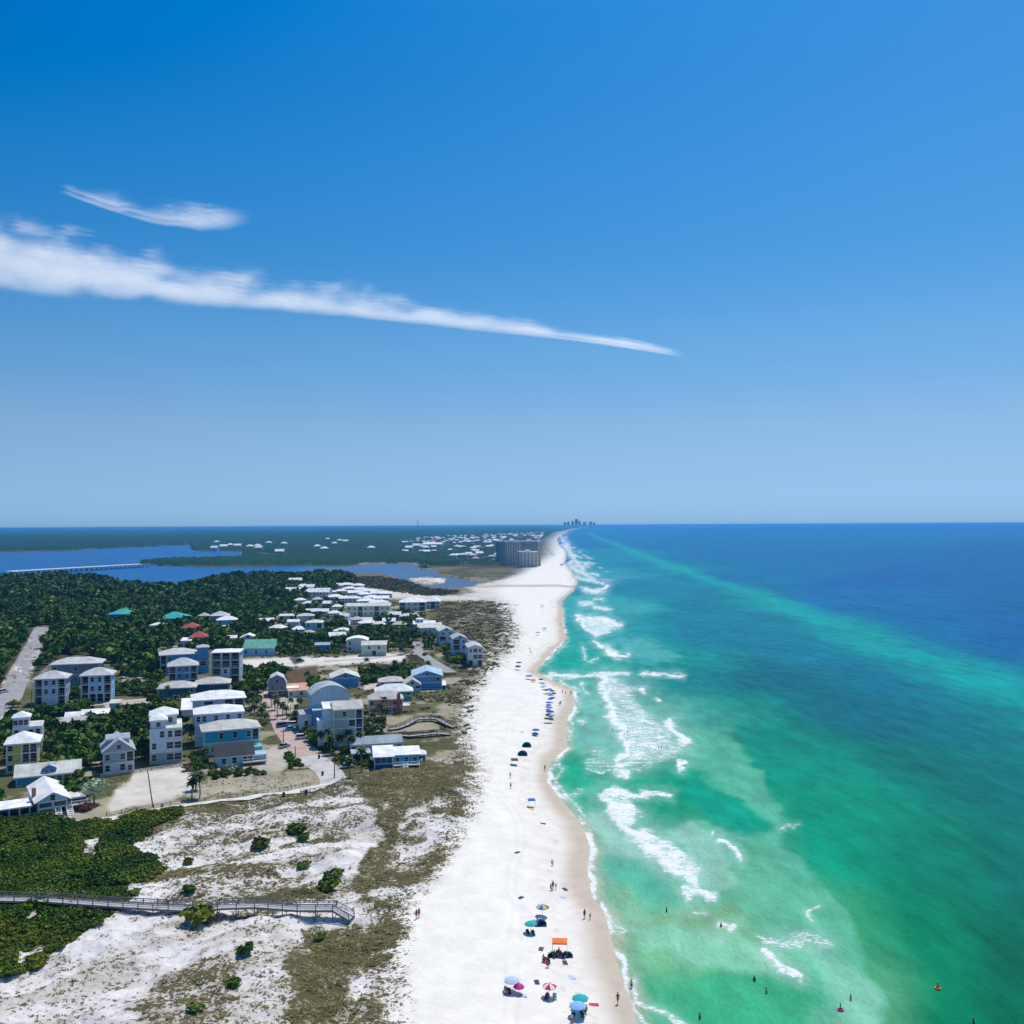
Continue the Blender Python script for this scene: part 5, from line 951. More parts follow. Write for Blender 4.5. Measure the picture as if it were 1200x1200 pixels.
for i, (px, top, w_, lb) in enumerate(((662,612.5,55,'faint square tower, leftmost of the far shore skyline'),(666,612,50,'faint low tower beside the leftmost one on the skyline'),(671,611,45,'faint slim tower in the middle of the skyline'),(675.5,608.5,60,'tallest hazy tower on the far shore skyline'),(679,611,45,'faint tower just right of the tallest on the skyline'),(685,612,70,'faint broad tower between two gaps of the skyline'),(692,611.5,55,'hazy tower near the right end of the skyline'),(696,612.5,50,'rightmost faint tower of the far shore skyline'))):
    y = 30000.; w_ *= .8; x = (px-600)/F*y; h = 75-(top-float(hv(px)))*y/F; r = empty('far_tower', (x, y, 1)); tag(r, lb, 'high rise')
    b = MB(); b.box(-w_, -20, 0, w_, 20, h); b.build('wall', TRIM, r); b = MB(); b.box(-w_*.4, -15, h, w_*.4, 15, h+9); b.build('roof_block', wallm('palegrey'), r)
y = 7600.; x = (489.5-600)/F*y; r = empty('radio_mast', (x, y, 2)); tag(r, 'thin lattice radio mast standing above the far treeline', 'mast')
b = MB()
for i in range(3):
    a = i*2.09; b.tube((3*math.cos(a), 3*math.sin(a), 0), (1.2*math.cos(a), 1.2*math.sin(a), 118), 1.0, .7, 4)
for z in range(0, 118, 8): b.tube((-2.2, 0, z), (2.2, 0, z+8), .4, n=4)
b.build('lattice', mat('mast_steel', (.12,.13,.16), .6), r); part_box('antenna', r, mat('mast_steel', (.12,.13,.16)), (-.6, -.6, 116, .6, .6, 128))
# ------------------------------------------------------------------ boardwalks, fences, poles
def boardwalk(label, pts, zs, w_=1.9, step=2.6, mt=None):
    P = [at(*p) for p in pts]; o = P[0].copy(); r = empty('boardwalk', o); tag(r, label, 'boardwalk'); mt = mt or SILVER
    Q = []
    for i in range(len(P)-1):
        n = max(1, int((P[i+1]-P[i]).length/step))
        for k in range(n): t = k/n; q = P[i].lerp(P[i+1], t); Q.append((q, zs[i]*(1-t)+zs[i+1]*t))
    Q.append((P[-1], zs[-1])); dk = MB(); rl = [MB(), MB()]; prev = None; npost = 0
    for i, (p, z) in enumerate(Q):
        d = (Q[min(i+1, len(Q)-1)][0]-Q[max(i-1, 0)][0]); d.z = 0; d.normalize(); nn = Vector((-d.y, d.x, 0)); a = p-nn*w_/2-o; c = p+nn*w_/2-o; a.z = c.z = z-o.z
        if prev:
            pa, pc = prev; up_ = Vector((0,0,.16)); dk.quad(pa+up_, a+up_, c+up_, pc+up_); dk.quad(pa, pc, c, a); rl[0].tube(pa-Vector((0,0,.1)), a-Vector((0,0,.1)), .16, n=4); rl[1].tube(pc-Vector((0,0,.1)), c-Vector((0,0,.1)), .16, n=4); dk.quad(pa, a, a+up_, pa+up_); dk.quad(c, pc, pc+up_, c+up_)
            for s, (q0, q1) in enumerate(((pa, a), (pc, c))):
                for hh, rr in ((1.12, .075), (.78, .035), (.48, .035)): rl[s].tube(q0+Vector((0,0,hh)), q1+Vector((0,0,hh)), rr*1.35, n=4)
        prev = (a, c)
        for s, q in enumerate((a, c)):
            gz = float(zat(q.x+o.x, q.y+o.y))-o.z-.4; b = MB(); b.box(q.x-.075, q.y-.075, gz, q.x+.075, q.y+.075, q.z+1.15)
            if npost < 96: b.build('post', mt, r); npost += 1
    dk.build('deck', DECKM, r)
    for s in rl: s.build('railing', mt, r)
boardwalk('long grey wooden dune boardwalk from the left edge to the beach sand', [(-60,1059),(0,1061),(60,1063),(130,1066),(200,1070),(246,1072),(256,1072),(300,1073),(350,1074),(392,1076),(412,1080)], [3.5,3.5,3.5,3.5,3.5,3.5,3.95,3.95,3.9,3.8,2.5])
boardwalk('winding weathered boardwalk from the pink house over the dunes', [(455,856),(466,855),(478,851),(488,846),(505,845),(513,846),(524,851),(533,853)], [2.4,2.5,2.7,3.0,3.1,3.1,2.8,2.4], mt=DARKW)
boardwalk('dark boardwalk nearest the deep blue beachfront house', [(470,863),(480,865),(495,864),(512,862),(528,862)], [2.4,2.7,2.9,2.8,2.4], mt=DARKW)
def fence(label, pts, mt, h=1.1, step=2.2, rails=2, slat=True):
    P = [at(*p) for p in pts]; o = P[0].copy(); r = empty('fence', o); tag(r, label, 'fence'); rl = MB(); n_ = 0
    for i in range(len(P)-1):
        a, c = P[i]-o, P[i+1]-o; n = max(1, int((c-a).length/step))
        for k in range(n+(i == len(P)-2)):
            q = a.lerp(c, k/n)
            if n_ < 90: b = MB(); b.box(q.x-.08, q.y-.08, q.z-.3, q.x+.08, q.y+.08, q.z+h+.08); b.build('post', mt, r); n_ += 1
        for j in range(rails): z = h*(j+1)/rails-.08; rl.tube(a+Vector((0,0,z)), c+Vector((0,0,z)), .05, n=4)
        if slat:
            m = int((c-a).length/.3)
            for k in range(m): q = a.lerp(c, (k+.5)/m); rl.box(q.x-.07, q.y-.03, q.z+.05, q.x+.07, q.y+.03, q.z+h)
    rl.build('rails', mt, r)
fence('pale picket fence below the grey gabled and four storey houses', [(118,912),(140,909),(165,905),(190,901),(222,897)], mat('fence_wood', (.50,.47,.44), .9, .2, 2))
fence('low post fence along the inland side of the sand path', [(125,956),(160,950),(200,943),(240,938),(300,931),(355,922)], SILVER, .8, 3.2, 1, False)
fence('wire and post fence along the bend of the concrete street', [(352,930),(375,926),(392,922),(402,915)], SILVER, .9, 2.4, 2, False)
fence('beach deck rail fence seaward of the dark blue house', [(470,900),(482,898),(494,894),(500,888)], TRIM, 1.0, 1.6, 2, True)
def pole(px, py, h, label, lean=(0, 0), arm=True):
    p = at(px, py); r = empty('utility_pole', p); tag(r, label, 'utility pole'); b = MB(); b.tube((0,0,-.3), (lean[0], lean[1], h), .17, .12, 7); b.build('pole', BARK, r)
    if arm: part_box('crossarm', r, BARK, (lean[0]-.9, lean[1]-.08, h-.8, lean[0]+.9, lean[1]+.08, h-.6))
pole(179.5,946,9.6,'leaning brown utility pole beside the sand path',(-1.9,1.0),False); pole(230,918,4.6,'thin tilted pole behind the palms left of the dry lot',(-1.2,0),False)
pole(332,876,6,'utility pole by the parked car on the brick street'); pole(346,887,3.4,'short pole at the concrete bend',arm=False); pole(392,912,8,'tall pole in front of the carport palms'); pole(37,834,8,'utility pole beside the lane at the left'); pole(70,912,9,'tall pole rising past the yellow house roof',arm=False)
for i, px in enumerate((384,391,398,406,414,422,430,438,446,455,463,470)):
    p = at(px, 767-(px-384)*.035); r = empty('parking_post', p); tag(r, 'short dark post edging the long sandy parking strip', 'post', 'posts along the parking strip'); b = MB(); b.tube((0,0,0), (0,0,1.7), .22, .2, 6); b.build('shaft', DARKW, r); b = MB(); b.tube((0,0,1.7), (0,0,1.95), .3, .12, 6); b.build('cap', DARKW, r)
for px, py, lb in ((332.5,934,'dark waste bin beside the sand path'),(359,931,'dark marker post where the path meets the street'),(378,909,'small dark bin on the concrete bend'),(374,889,'dark bin at the palm hedge'),(190,948,'blue bin on the sand path')):
    p = at(px, py); r = empty('waste_bin', p); tag(r, lb, 'bin'); c_ = mat('bin_blue', (.05,.12,.30), .5) if 'blue' in lb else DARKW; b = MB(); b.tube((0,0,0), (0,0,1.1), .32, .38, 8); b.build('body', c_, r); b = MB(); b.tube((0,0,1.1), (0,0,1.22), .42, .3, 8); b.build('lid', c_, r)
# ------------------------------------------------------------------ cars
def car(px, py, ang, col, label, suv=False, group=None, cat='car'):
    p = at(px, py); r = empty('parked_car', p+Vector((0,0,.08)), math.radians(ang)); tag(r, label, cat, group); m = mat('car_paint_'+col, {'white':(.75,.75,.76),'silver':(.42,.43,.45),'black':(.02,.02,.025),'red':(.40,.03,.03),'blue':(.04,.13,.35),'skyblue':(.10,.35,.60)}[col], .25, .03, 1, spec=.6)
    h = 1.0 if suv else .85; b = MB(); W = .9
    prof = [(-2.25,.35),(-2.25,h*.85),(-2.1,h),(1.15,h),(2.1,h*.82),(2.25,h*.6),(2.25,.35)]
    n = len(prof); 
    for s in (-W, W): b.v += [(x, s, z) for x, z in prof]
    b.f.append(tuple(range(n))[::-1]); b.f.append(tuple(range(n, 2*n)))
    for i in range(n): j = (i+1) % n; b.f.append((i, j, n+j, n+i))
    b.m = [0]*len(b.f); b.build('body', m, r)
    t = h+(.72 if suv else .55); x0, x1, x2, x3 = (-2.05, -1.9, .45, 1.15) if suv else (-1.8, -1.1, .35, 1.1)
    b = MB(); lo = [(x0,-W*.93,h),(x3,-W*.93,h),(x3,W*.93,h),(x0,W*.93,h)]; hi = [(x1,-W*.75,t),(x2,-W*.75,t),(x2,W*.75,t),(x1,W*.75,t)]
    for i in range(4): j = (i+1) % 4; b.quad(lo[i], lo[j], hi[j], hi[i])
    b.build('windows', GLASS, r); b = MB(); b.box(x1-.05, -W*.77, t, x2+.05, W*.77, t+.06); b.build('roof', m, r)
    for x in (-1.4, 1.4):
        for s in (-1, 1): b = MB(); b.tube((x, s*.72, .34), (x, s*.94, .34), .34, n=10); wl = b.build('wheel', DARKW, r); b = MB(); b.tube((x, s*.94, .34), (x, s*.955, .34), .18, n=8); b.build('rim', TRIM, wl)
    for s in (-.6, .6): part_box('headlight', r, TRIM, (2.22, s-.16, .55, 2.28, s+.16, .68))
for a in ((354,866,20,'white','white SUV parked on the right side of the brick street',True),(333,876,60,'silver','silver car beside the utility pole on the brick street'),(331,852,35,'blue','blue pickup bodied car at the head of the parked row on the brick street',True),(338,850,30,'white','white car parked next to the blue one'),(345,851,25,'white','white van like car at the right of the parked row',True),(341,856,25,'skyblue','light blue car just in front of the parked row'),(346,845,20,'black','black car behind the parked row'),
  (70,902,30,'silver','grey SUV behind the long teal cottage',True),(80,899,30,'white','white car behind the long teal cottage'),(53,829,10,'red','red car under the twin balcony blue house'),(105,826,5,'black','black car by the dark balcony house'),(284,803,80,'white','white car beside the screened porch block'),(407,900,30,'silver','silver car in the driveway left of the dark blue house'),(455,716,5,'white','white car beside the motel'),(352,775,10,'black','dark car on the black parking patch'),(490,757,80,'white','white car on the seaward street'),(498,768,75,'black','dark car under palms on the seaward street'),(543,784,10,'black','black car under the beachfront row end house'),(388,716,5,'silver','silver car left of the motel'),(4,812,70,'white','white car at the left roadside',True)):
    car(*a)
# ------------------------------------------------------------------ beach things
CLOTH = {'blue':(.03,.16,.60),'royal':(.02,.10,.50),'teal':(.02,.42,.42),'orange':(.85,.20,.03),'red':(.70,.03,.10),'ltblue':(.25,.50,.85),'pale':(.50,.60,.75),'magenta':(.60,.03,.25),'brown':(.10,.06,.06),'navy':(.03,.05,.14),'mint':(.30,.65,.58),'white':(.8,.8,.8),'yellow':(.75,.55,.06),'green':(.05,.30,.12)}
def cloth(k): return mat('cloth_'+k, CLOTH[k], .8, .06, 3)
def umbrella(px, py, c, label, r_=1.15, c2=None, h=2.1, tilt=0, sc=1.0, group=None):
    p = at(px, py); r = empty('beach_umbrella', p, RNG.rand()); r.scale = (sc,)*3; tag(r, label, 'umbrella', group)
    b = MB(); b.tube((0,0,-.3), (0,tilt*.5,h), .03, n=6); b.build('pole', TRIM, r)
    b = MB(); n = 8
    for i in range(n):
        a0, a1 = i*6.283/n, (i+1)*6.283/n; P = lambda a, q, z: (math.cos(a)*q, math.sin(a)*q+tilt*.5, z+tilt*.35*math.sin(a)*q); mi = i % 2 if c2 else 0
        b.quad(P(a0,0,h+.05), P(a0,r_*.6,h-.14), P(a1,r_*.6,h-.14), mi=mi); b.quad(P(a0,r_*.6,h-.14), P(a0,r_,h-.42), P(a1,r_,h-.42), P(a1,r_*.6,h-.14), mi=mi)
        b.quad(P(a0,r_,h-.42), P(a0,r_,h-.56), P(a1,r_,h-.56), P(a1,r_,h-.42), mi=mi)
    b.build('canopy', [cloth(c), cloth(c2 or c)], r); return r
def canopy(px, py, c, label, w_=2.6, d_=2.4, h=2.1, rz=.1, peak=.35):
    p = at(px, py); r = empty('canopy_tent', p, rz); tag(r, label, 'canopy'); a, c_ = w_/2, d_/2
    b = MB(); A = [(-a,-c_,h),(a,-c_,h),(a,c_,h),(-a,c_,h)]
    for i in range(4): b.quad(A[i], A[(i+1) % 4], (0,0,h+peak)); q0, q1 = A[i], A[(i+1) % 4]; b.quad((q0[0],q0[1],h-.22), (q1[0],q1[1],h-.22), q1, q0)
    b.build('canopy', cloth(c), r)
    for x in (-a+.05, a-.05):
        for y in (-c_+.05, c_-.05): b = MB(); b.tube((x*1.0, y, -.2), (x, y, h), .03, n=5); b.build('pole', TRIM, r)
def pop_tent(px, py, c, label, s=1.0, c2=None):
    p = at(px, py); r = empty('pop_up_tent', p, .3); r.scale = (s,)*3; tag(r, label, 'tent'); b = MB(); n = 8
    pr = [[(math.cos(i/n*math.pi)*1.3*k, -1.0+k_, math.sin(i/n*math.pi)*1.25*k) for i in range(n+1)] for k, k_ in ((1,0),(.9,.7),(.55,1.4),(.1,1.8))]
    for j in range(3):
        for i in range(n): b.quad(pr[j][i], pr[j][i+1], pr[j+1][i+1], pr[j+1][i])
    b.build('shell', cloth(c), r); part_box('floor', r, cloth(c2 or 'navy'), (-1.2, -1.5, .02, 1.2, 1.3, .08))
def chair(px, py, c, label, rz=0, group=None):
    p = at(px, py); r = empty('beach_chair', p, rz); tag(r, label, 'chair', group); b = MB(); b.quad((-.3,-.3,.22),(.3,-.3,.22),(.3,.25,.2),(-.3,.25,.2)); b.quad((-.3,-.3,.18),(.3,-.3,.18),(.3,.25,.16),(-.3,.25,.16)); b.build('seat', cloth(c), r)
    b = MB(); b.box(-.3,.25,.2,.3,.30,.5); b.quad((-.3,.25,.2),(.3,.25,.2),(.3,.6,.75),(-.3,.6,.75)); b.build('backrest', cloth(c), r)
    for s in (-.32, .32): b = MB(); b.tube((s,-.3,0), (s,-.3,.4), .02, n=4); b.tube((s,.35,0), (s,.3,.4), .02, n=4); b.tube((s,-.3,.4), (s,.4,.45), .025, n=4); b.build('armrest', TRIM, r)
def towel(px, py, c, label, w_=.9, l_=1.8, rz=.3, group=None, cat='towel', name='beach_towel'):
    p = at(px, py); b = MB(); n = 5
    for i in range(n):
        y0, y1 = -l_/2+l_*i/n, -l_/2+l_*(i+1)/n; z0, z1 = .05+.03*(i % 2), .05+.03*((i+1) % 2); b.quad((-w_/2,y0,z0),(w_/2,y0,z0),(w_/2,y1,z1),(-w_/2,y1,z1))
    b.box(-w_/2,-l_/2,0,w_/2,l_/2,.045); o = b.build(name, cloth(c)); o.location = p; o.rotation_euler = (0,0,rz); tag(o, label, cat, group)
umbrella(636,1073,'blue','blue and yellow panelled umbrella, uppermost of the lower beach group',1.25,'yellow')
pop_tent(631,1082,'ltblue','light blue pop up beach tent under the panelled umbrella',1.0); umbrella(622,1093,'teal','teal green umbrella left below the light blue tent',1.2)
canopy(656,1117,'orange','orange square canopy shading a family near the water',2.6,2.2,2.2,-.06)
pop_tent(663,1119,'mint','mint green round sunshade right of the orange canopy',.8); pop_tent(646,1119,'mint','mint and navy tent left of the orange canopy',.75)
umbrella(600,1161,'pale','pale grey blue umbrella, leftmost of the bottom group',1.3); umbrella(608,1164,'magenta','small magenta umbrella beside the pale grey blue one',.9,None,1.5)
umbrella(644,1168,'red','red and white umbrella between the two bottom groups',1.15,'white'); umbrella(680,1182,'teal','turquoise umbrella with green edge, nearest the bottom edge',1.3,'teal'); umbrella(677,1191,'ltblue','light blue umbrella right in front of the turquoise one',1.35)
canopy(623,945,'blue','lone blue canopy in the middle of the beach',1.9,1.6,1.9); towel(622,948,'yellow','orange yellow towels under the lone blue canopy',1.8,1.2,.1)
canopy(603,896,'brown','dark brown square tent on the upper beach',2.1,2.6,1.7); pop_tent(611,884,'teal','turquoise beach tent above the dark brown one',1.3); pop_tent(616,874,'teal','sloping green blue tent, upper of the turquoise pair',1.25,'navy')
umbrella(628,860,'blue','blue umbrella alone below the crowded row',1.4,h=1.9); umbrella(627,862,'navy','navy sunshade touching the lone blue umbrella',1.2,h=1.2)
umbrella(620,796,'blue','large blue umbrella with red umbrella at its foot',1.9); umbrella(625,799,'red','small red umbrella at the foot of the large blue one',1.3,h=1.3)
for i, (px, py, c) in enumerate(((634,800,'navy'),(636,805,'teal'),(638,808,'pale'),(640,813,'navy'),(644,812,'blue'),(647,814,'navy'),(649,817,'navy'),(645,819,'blue'),(646,823,'royal'),(643,828,'blue'),(643,831,'royal'),(644,834,'blue'),(643,838,'blue'),(646,839,'navy'),(643,842,'navy'),(647,843,'ltblue'),(641,847,'brown'),(645,847,'brown'))):
    umbrella(px, py, c, 'blue umbrella in the crowded row at the bulge of the beach' if c in ('blue','royal','ltblue','pale','teal') else 'dark umbrella in the crowded row at the bulge of the beach', 1.25, group='blue umbrellas of the crowded row' if c in ('blue','royal','ltblue','pale','teal') else 'dark umbrellas of the crowded row')
for px, py, c, lb in ((635.5,712,'green','dark green umbrella far up the beach'),(638,739,'royal','small blue umbrella below the dark green one'),(630.5,744,'green','dark low sunshade on the empty upper beach'),(608,780,'navy','tiny dark umbrella seaward of the white row house'),(607,785,'navy','tiny dark umbrella just under its lookalike by the row house')): umbrella(px, py, c, lb, 1.6)
towel(557,832,'teal','turquoise boat shaped tarp lying on open sand',2.6,1.6,0,None,'tarp','tarp')
for i in range(26):
    px, py = ((657+i*.75, 664-i*.55) if i < 14 else (641+(i-14)*.65, 643+(i-14)*.75)); px += RNG.uniform(-1, 1); py += RNG.uniform(-.6, .6); umbrella(px, py, ['royal', 'navy', 'blue'][i % 3], 'tiny far dark blue umbrella on the beach near the condominiums', 1.5, sc=1.5, group='far umbrellas near the condominiums')
for i, (px, py, c, lb) in enumerate(((652,1120,'navy','navy beach chair under the left edge of the orange canopy'),(657,1121,'red','red beach chair under the orange canopy'),(660,1123,'navy','dark chair at the front right of the orange canopy'),(638,1128,'red','red chair, left of the seated pair'),(643,1129,'brown','brown chair, right of the seated pair'),(593,1164,'navy','navy chair at the left foot of the pale umbrella'),(597,1165,'brown','brown chair under the pale umbrella'),(640,1171,'navy','navy chair under the red and white umbrella'),(650,1171,'mint','mint chair right of the red and white umbrella'),(671,1194,'navy','navy chair left under the light blue umbrella'),(683,1192,'navy','navy chair right under the light blue umbrella'),(619,1095,'navy','navy chair left under the teal umbrella'),(625,1096,'navy','dark chair right under the teal umbrella'),(626,1084,'pale','pale chair beside the light blue tent'))): chair(px, py, c, lb, RNG.uniform(-.5, .5))
for i, (px, py, c, lb) in enumerate(((662,1128,'navy','dark board shaped mat in front of the orange canopy'),(612,1167,'pale','pale towel right of the magenta umbrella'),(634,1112,'brown','brown bag like bundle left of the mint tent'),(629,1151,'navy','small dark bundle on sand between the bottom groups'),(606,999,'navy','dark driftwood like mat on the open beach'),(636,965,'navy','small dark towel on the sand below the blue canopy'),(610,1052,'navy','grey towel alone left of the panelled umbrella'),(659,1051,'pale','pale towel near the wet sand'),(696,1177,'red','red towel right of the turquoise umbrella'),(662,1042,'navy','dark low mat next to the standing group'),(611,858,'green','long dark green mat alone on the sand'),(670,1145,'pale','pale board on sand above the turquoise umbrella'))): towel(px, py, c, lb, .8, 1.5, RNG.uniform(0, 3), name='beach_mat', cat='mat')
# ------------------------------------------------------------------ people
SKIN = mat('skin', (.42,.25,.17), .6, .08, 3); SKIN2 = mat('skin_tanned', (.22,.12,.08), .6, .08, 3); HAIR = mat('hair', (.05,.03,.02), .7)
def body_mesh(pose, skin):
    V = {'pel':(0,0,.95),'wai':(0,0,1.12),'che':(0,-.01,1.35),'nec':(0,0,1.50),'hd0':(0,-.01,1.58),'hd1':(0,-.01,1.70)}
    R_ = {'pel':(.15,.12),'wai':(.125,.10),'che':(.17,.115),'nec':(.055,.055),'hd0':(.085,.095),'hd1':(.085,.10)}
    for s, n in ((-1,'l'),(1,'r')):
        st = {'stand':0,'walk':.24*s,'sit':0}[pose]
        V.update({n+'sh':(s*.19,0,1.44), n+'el':(s*.25,.02-st*.5,1.17), n+'wr':(s*.26,-.06-st*.8,.93), n+'ha':(s*.26,-.08-st*.8,.84), n+'hi':(s*.09,0,.90), n+'kn':(s*.10,-.03+st*.6,.50), n+'an':(s*.10,.02+st*1.15,.09), n+'to':(s*.11,-.14+st*1.15,.03)})
        if pose == 'sit': V.update({n+'kn':(s*.12,-.42,.92), n+'an':(s*.12,-.50,.50), n+'to':(s*.12,-.64,.47), n+'el':(s*.26,-.10,1.20), n+'wr':(s*.20,-.30,1.05), n+'ha':(s*.17,-.37,1.02)})
        R_.update({n+'sh':(.065,.065), n+'el':(.045,.045), n+'wr':(.032,.032), n+'ha':(.045,.03), n+'hi':(.10,.10), n+'kn':(.062,.062), n+'an':(.042,.042), n+'to':(.045,.03)})
    ks = list(V); ix = {k: i for i, k in enumerate(ks)}; E = [('pel','wai'),('wai','che'),('che','nec'),('nec','hd0'),('hd0','hd1')]
    for n in 'lr': E += [('che',n+'sh'),(n+'sh',n+'el'),(n+'el',n+'wr'),(n+'wr',n+'ha'),('pel',n+'hi'),(n+'hi',n+'kn'),(n+'kn',n+'an'),(n+'an',n+'to')]
    dz = .47 if pose == 'sit' else 0
    me = bpy.data.meshes.new('body'); me.from_pydata([(a, b, c-dz) for a, b, c in V.values()], [(ix[a], ix[b]) for a, b in E], [])
    o = bpy.data.objects.new('tmp', me); COL.objects.link(o); o.modifiers.new('s', 'SKIN'); 
    for i, k in enumerate(ks): me.skin_vertices[0].data[i].radius = R_[k]
    me.skin_vertices[0].data[0].use_root = True; o.modifiers.new('u', 'SUBSURF').levels = 1
    dg = bpy.context.evaluated_depsgraph_get(); out = bpy.data.meshes.new_from_object(o.evaluated_get(dg)); bpy.data.objects.remove(o); out.materials.clear(); out.materials.append(skin); out.name = 'body'
    out.polygons.foreach_set('use_smooth', [True]*len(out.polygons)); return out
BODY = {(p, i): body_mesh(p, s) for p in ('stand','walk','sit') for i, s in enumerate((SKIN, SKIN2))}
def ringmesh(name, rings, mt, n=10):
    b = MB()
    for (z0, a0, b0, y0), (z1, a1, b1, y1) in zip(rings, rings[1:]):
        for i in range(n):
            t0, t1 = i*6.283/n, (i+1)*6.283/n; b.quad((math.cos(t0)*a0, y0+math.sin(t0)*b0, z0), (math.cos(t1)*a0, y0+math.sin(t1)*b0, z0), (math.cos(t1)*a1, y1+math.sin(t1)*b1, z1), (math.cos(t0)*a1, y1+math.sin(t0)*b1, z1))
    b.quad(*[(math.cos(i*6.283/n)*rings[-1][1], rings[-1][3]+math.sin(i*6.283/n)*rings[-1][2], rings[-1][0]) for i in range(n)]); return b.mesh(name, mt, True)
def person(px, py, label, pose='stand', col='navy', skin=0, rz=0, top=None, sc=1.0, sink=0, z=None, hat=False):
    p = at(px, py) if z is None else Vector((*map(float, ground(px, py, z)), z)); r = empty('person', p-Vector((0,0,sink)), rz); r.scale = (sc,)*3; tag(r, label, 'person')
    meshobj('body', BODY[(pose, skin)], r); dz = .47 if pose == 'sit' else 0
    meshobj('shorts', ringmesh('shorts', [(.72-dz,.20,.14,-.01),(.85-dz,.205,.15,0),(1.02-dz,.17,.135,0)] if pose != 'sit' else [(.82-dz,.20,.22,-.12),(.90-dz,.21,.2,-.08),(1.05-dz,.17,.14,0)], cloth(col)), r)
    if top: meshobj('shirt', ringmesh('shirt', [(1.0-dz,.165,.135,0),(1.2-dz,.175,.14,0),(1.42-dz,.20,.14,0),(1.5-dz,.09,.08,0)], cloth(top)), r)
    meshobj('hat' if hat else 'hair', ringmesh('hair', [(1.60-dz,.10,.10,.03),(1.68-dz,.112,.12,.01),(1.77-dz,.09,.10,0),(1.82-dz,.03,.03,0)], cloth('white') if hat else HAIR), r)
P_ = person
P_(685,1076,'standing person in dark clothes at the edge of the wet sand','stand','navy',1,.5,'navy'); P_(691.5,1077,'small child beside the dark clothed person on wet sand','stand','navy',0,0,None,.7); P_(724,1176,'person in red shorts walking on wet sand at the bottom right of the beach','walk','red',1,.3,'navy')
P_(740,1158,'person wading at the foam edge above the walker','stand','navy',0,0,None,1,.3); P_(488,1077,'person in dark red standing where the boardwalk path meets the sand','stand','red',1,.4,'brown'); P_(491,1075,'second person close behind the one in dark red','stand','brown',1,.2,'red')
P_(648,1042,'tallest standing person of the group above the panelled umbrella','stand','navy',1,.2,'navy'); P_(651.5,1042,'child standing right of the tall person','stand','pale',0,0,None,.75); P_(645.5,1043,'person sitting at the feet of the standing group','sit','magenta',1,.6)
P_(185,1064,'person in pink walking on the boardwalk','walk','magenta',0,1.5,'magenta',1,0,3.55); P_(647,1014,'pale clothed person stooping on open sand','sit','white',0,.3,'pale')
P_(655,1119,'person seated under the orange canopy','sit','orange',1,.2); P_(650,1122,'person in black sitting left of the orange canopy','sit','navy',1,-.4,'navy'); P_(641,1133,'person in red sitting on the sand between the groups','sit','red',1,.5,'red'); P_(637,1127,'person kneeling behind the one in red','sit','brown',1,-.3)
P_(592,1165,'sunburnt person sitting left of the pale umbrella','sit','pale',0,.8); P_(642,1172,'person sitting under the red and white umbrella','sit','red',1,.1,'navy'); P_(670,1197,'person sitting at the lower left of the light blue umbrella','sit','navy',0,.3,'white'); P_(687,1187,'person sitting right of the light blue umbrella','sit','red',0,-.5)
P_(630,1084,'person sitting at the mouth of the light blue tent','sit','blue',1,.2,'ltblue'); P_(669,814,'person standing at the water line by the crowded row','stand','navy',1); P_(659,813,'left person of two wading near the crowded row','stand','red',0); P_(662.5,813.5,'right person of two near the crowded row','stand','brown',0,0,None,.9); P_(657,826,'person in dark clothes just seaward of the crowded row','walk','navy',1,0,'navy'); P_(655.5,826,'crouching person seaward of the crowded row','sit','brown',1)
P_(638.5,903,'person paddling in the shallow pool below the brown tent','stand','navy',1); P_(598,912,'person walking on sand below the brown tent','walk','pale',0); P_(598.5,924,'person standing alone on sand above the blue canopy','stand','brown',0); P_(657.5,733,'far person in pink at the water edge','stand','magenta',0); P_(621,762,'far person walking on the upper beach','walk','navy',1,0,'navy'); P_(622,766,'far person behind the walker on the upper beach','stand','brown',1)
for a in ((781,1068,'swimmer in dark shirt standing in the pale shallows right of the beach','navy',1,'navy'),(845,1086,'bather in red amid a small splash of foam','red',0,'red'),(884,1149,'dark swimmer alone in green shallows','navy',1,'navy'),(898,1163,'bather in pale clothes right of the dark swimmer','pale',0,'pale'),(997,1171,'bather in red shirt above the pink float','red',0,'red'),(735,858,'bather in dark trunks before the broad foam','navy',1,None),(718,856,'bather at the left edge of the broad foam','brown',1,None),(772,877,'left bather of a pair in the broad foam','brown',1,None),(775,877,'right bather of a pair in the broad foam','navy',1,None),(1099,1158,'bather on an orange ring in the deep green water','orange',0,'orange'),(985,1182,'bather lying back on a pink float','magenta',0,None),(820,1193,'bather waist deep near the bottom foam','navy',1,None),(1141,1199,'bather at the lower right corner','navy',1,None)):
    P_(a[0], a[1], a[2], 'stand', a[3], a[4], RNG.rand()*2, a[5], 1, 1.0, .1)
def ring_float(px, py, c, label):
    x, y = ground(px, py, .1); r = empty('swim_ring', (float(x), float(y), .12)); tag(r, label, 'swim ring'); bm = bmesh.new(); n, m = 18, 8; vs = [[bm.verts.new(((.55+.17*math.cos(j*6.283/m))*math.cos(i*6.283/n), (.55+.17*math.cos(j*6.283/m))*math.sin(i*6.283/n), .17*math.sin(j*6.283/m))) for j in range(m)] for i in range(n)]
    for i in range(n):
        for j in range(m): bm.faces.new((vs[i][j], vs[(i+1) % n][j], vs[(i+1) % n][(j+1) % m], vs[i][(j+1) % m]))
    me = bpy.data.meshes.new('ring'); bm.to_mesh(me); bm.free(); me.materials.append(cloth(c)); r.scale = (.7,)*3; meshobj('ring', me, r); b = MB(); b.tube((.5,0,.15),(.5,.1,.28),.04,n=6); b.build('valve', TRIM, r)
ring_float(1099,1158,'orange','orange swim ring out in the deep green water'); ring_float(985,1183,'magenta','pink swim ring near the bottom edge of the shallows')
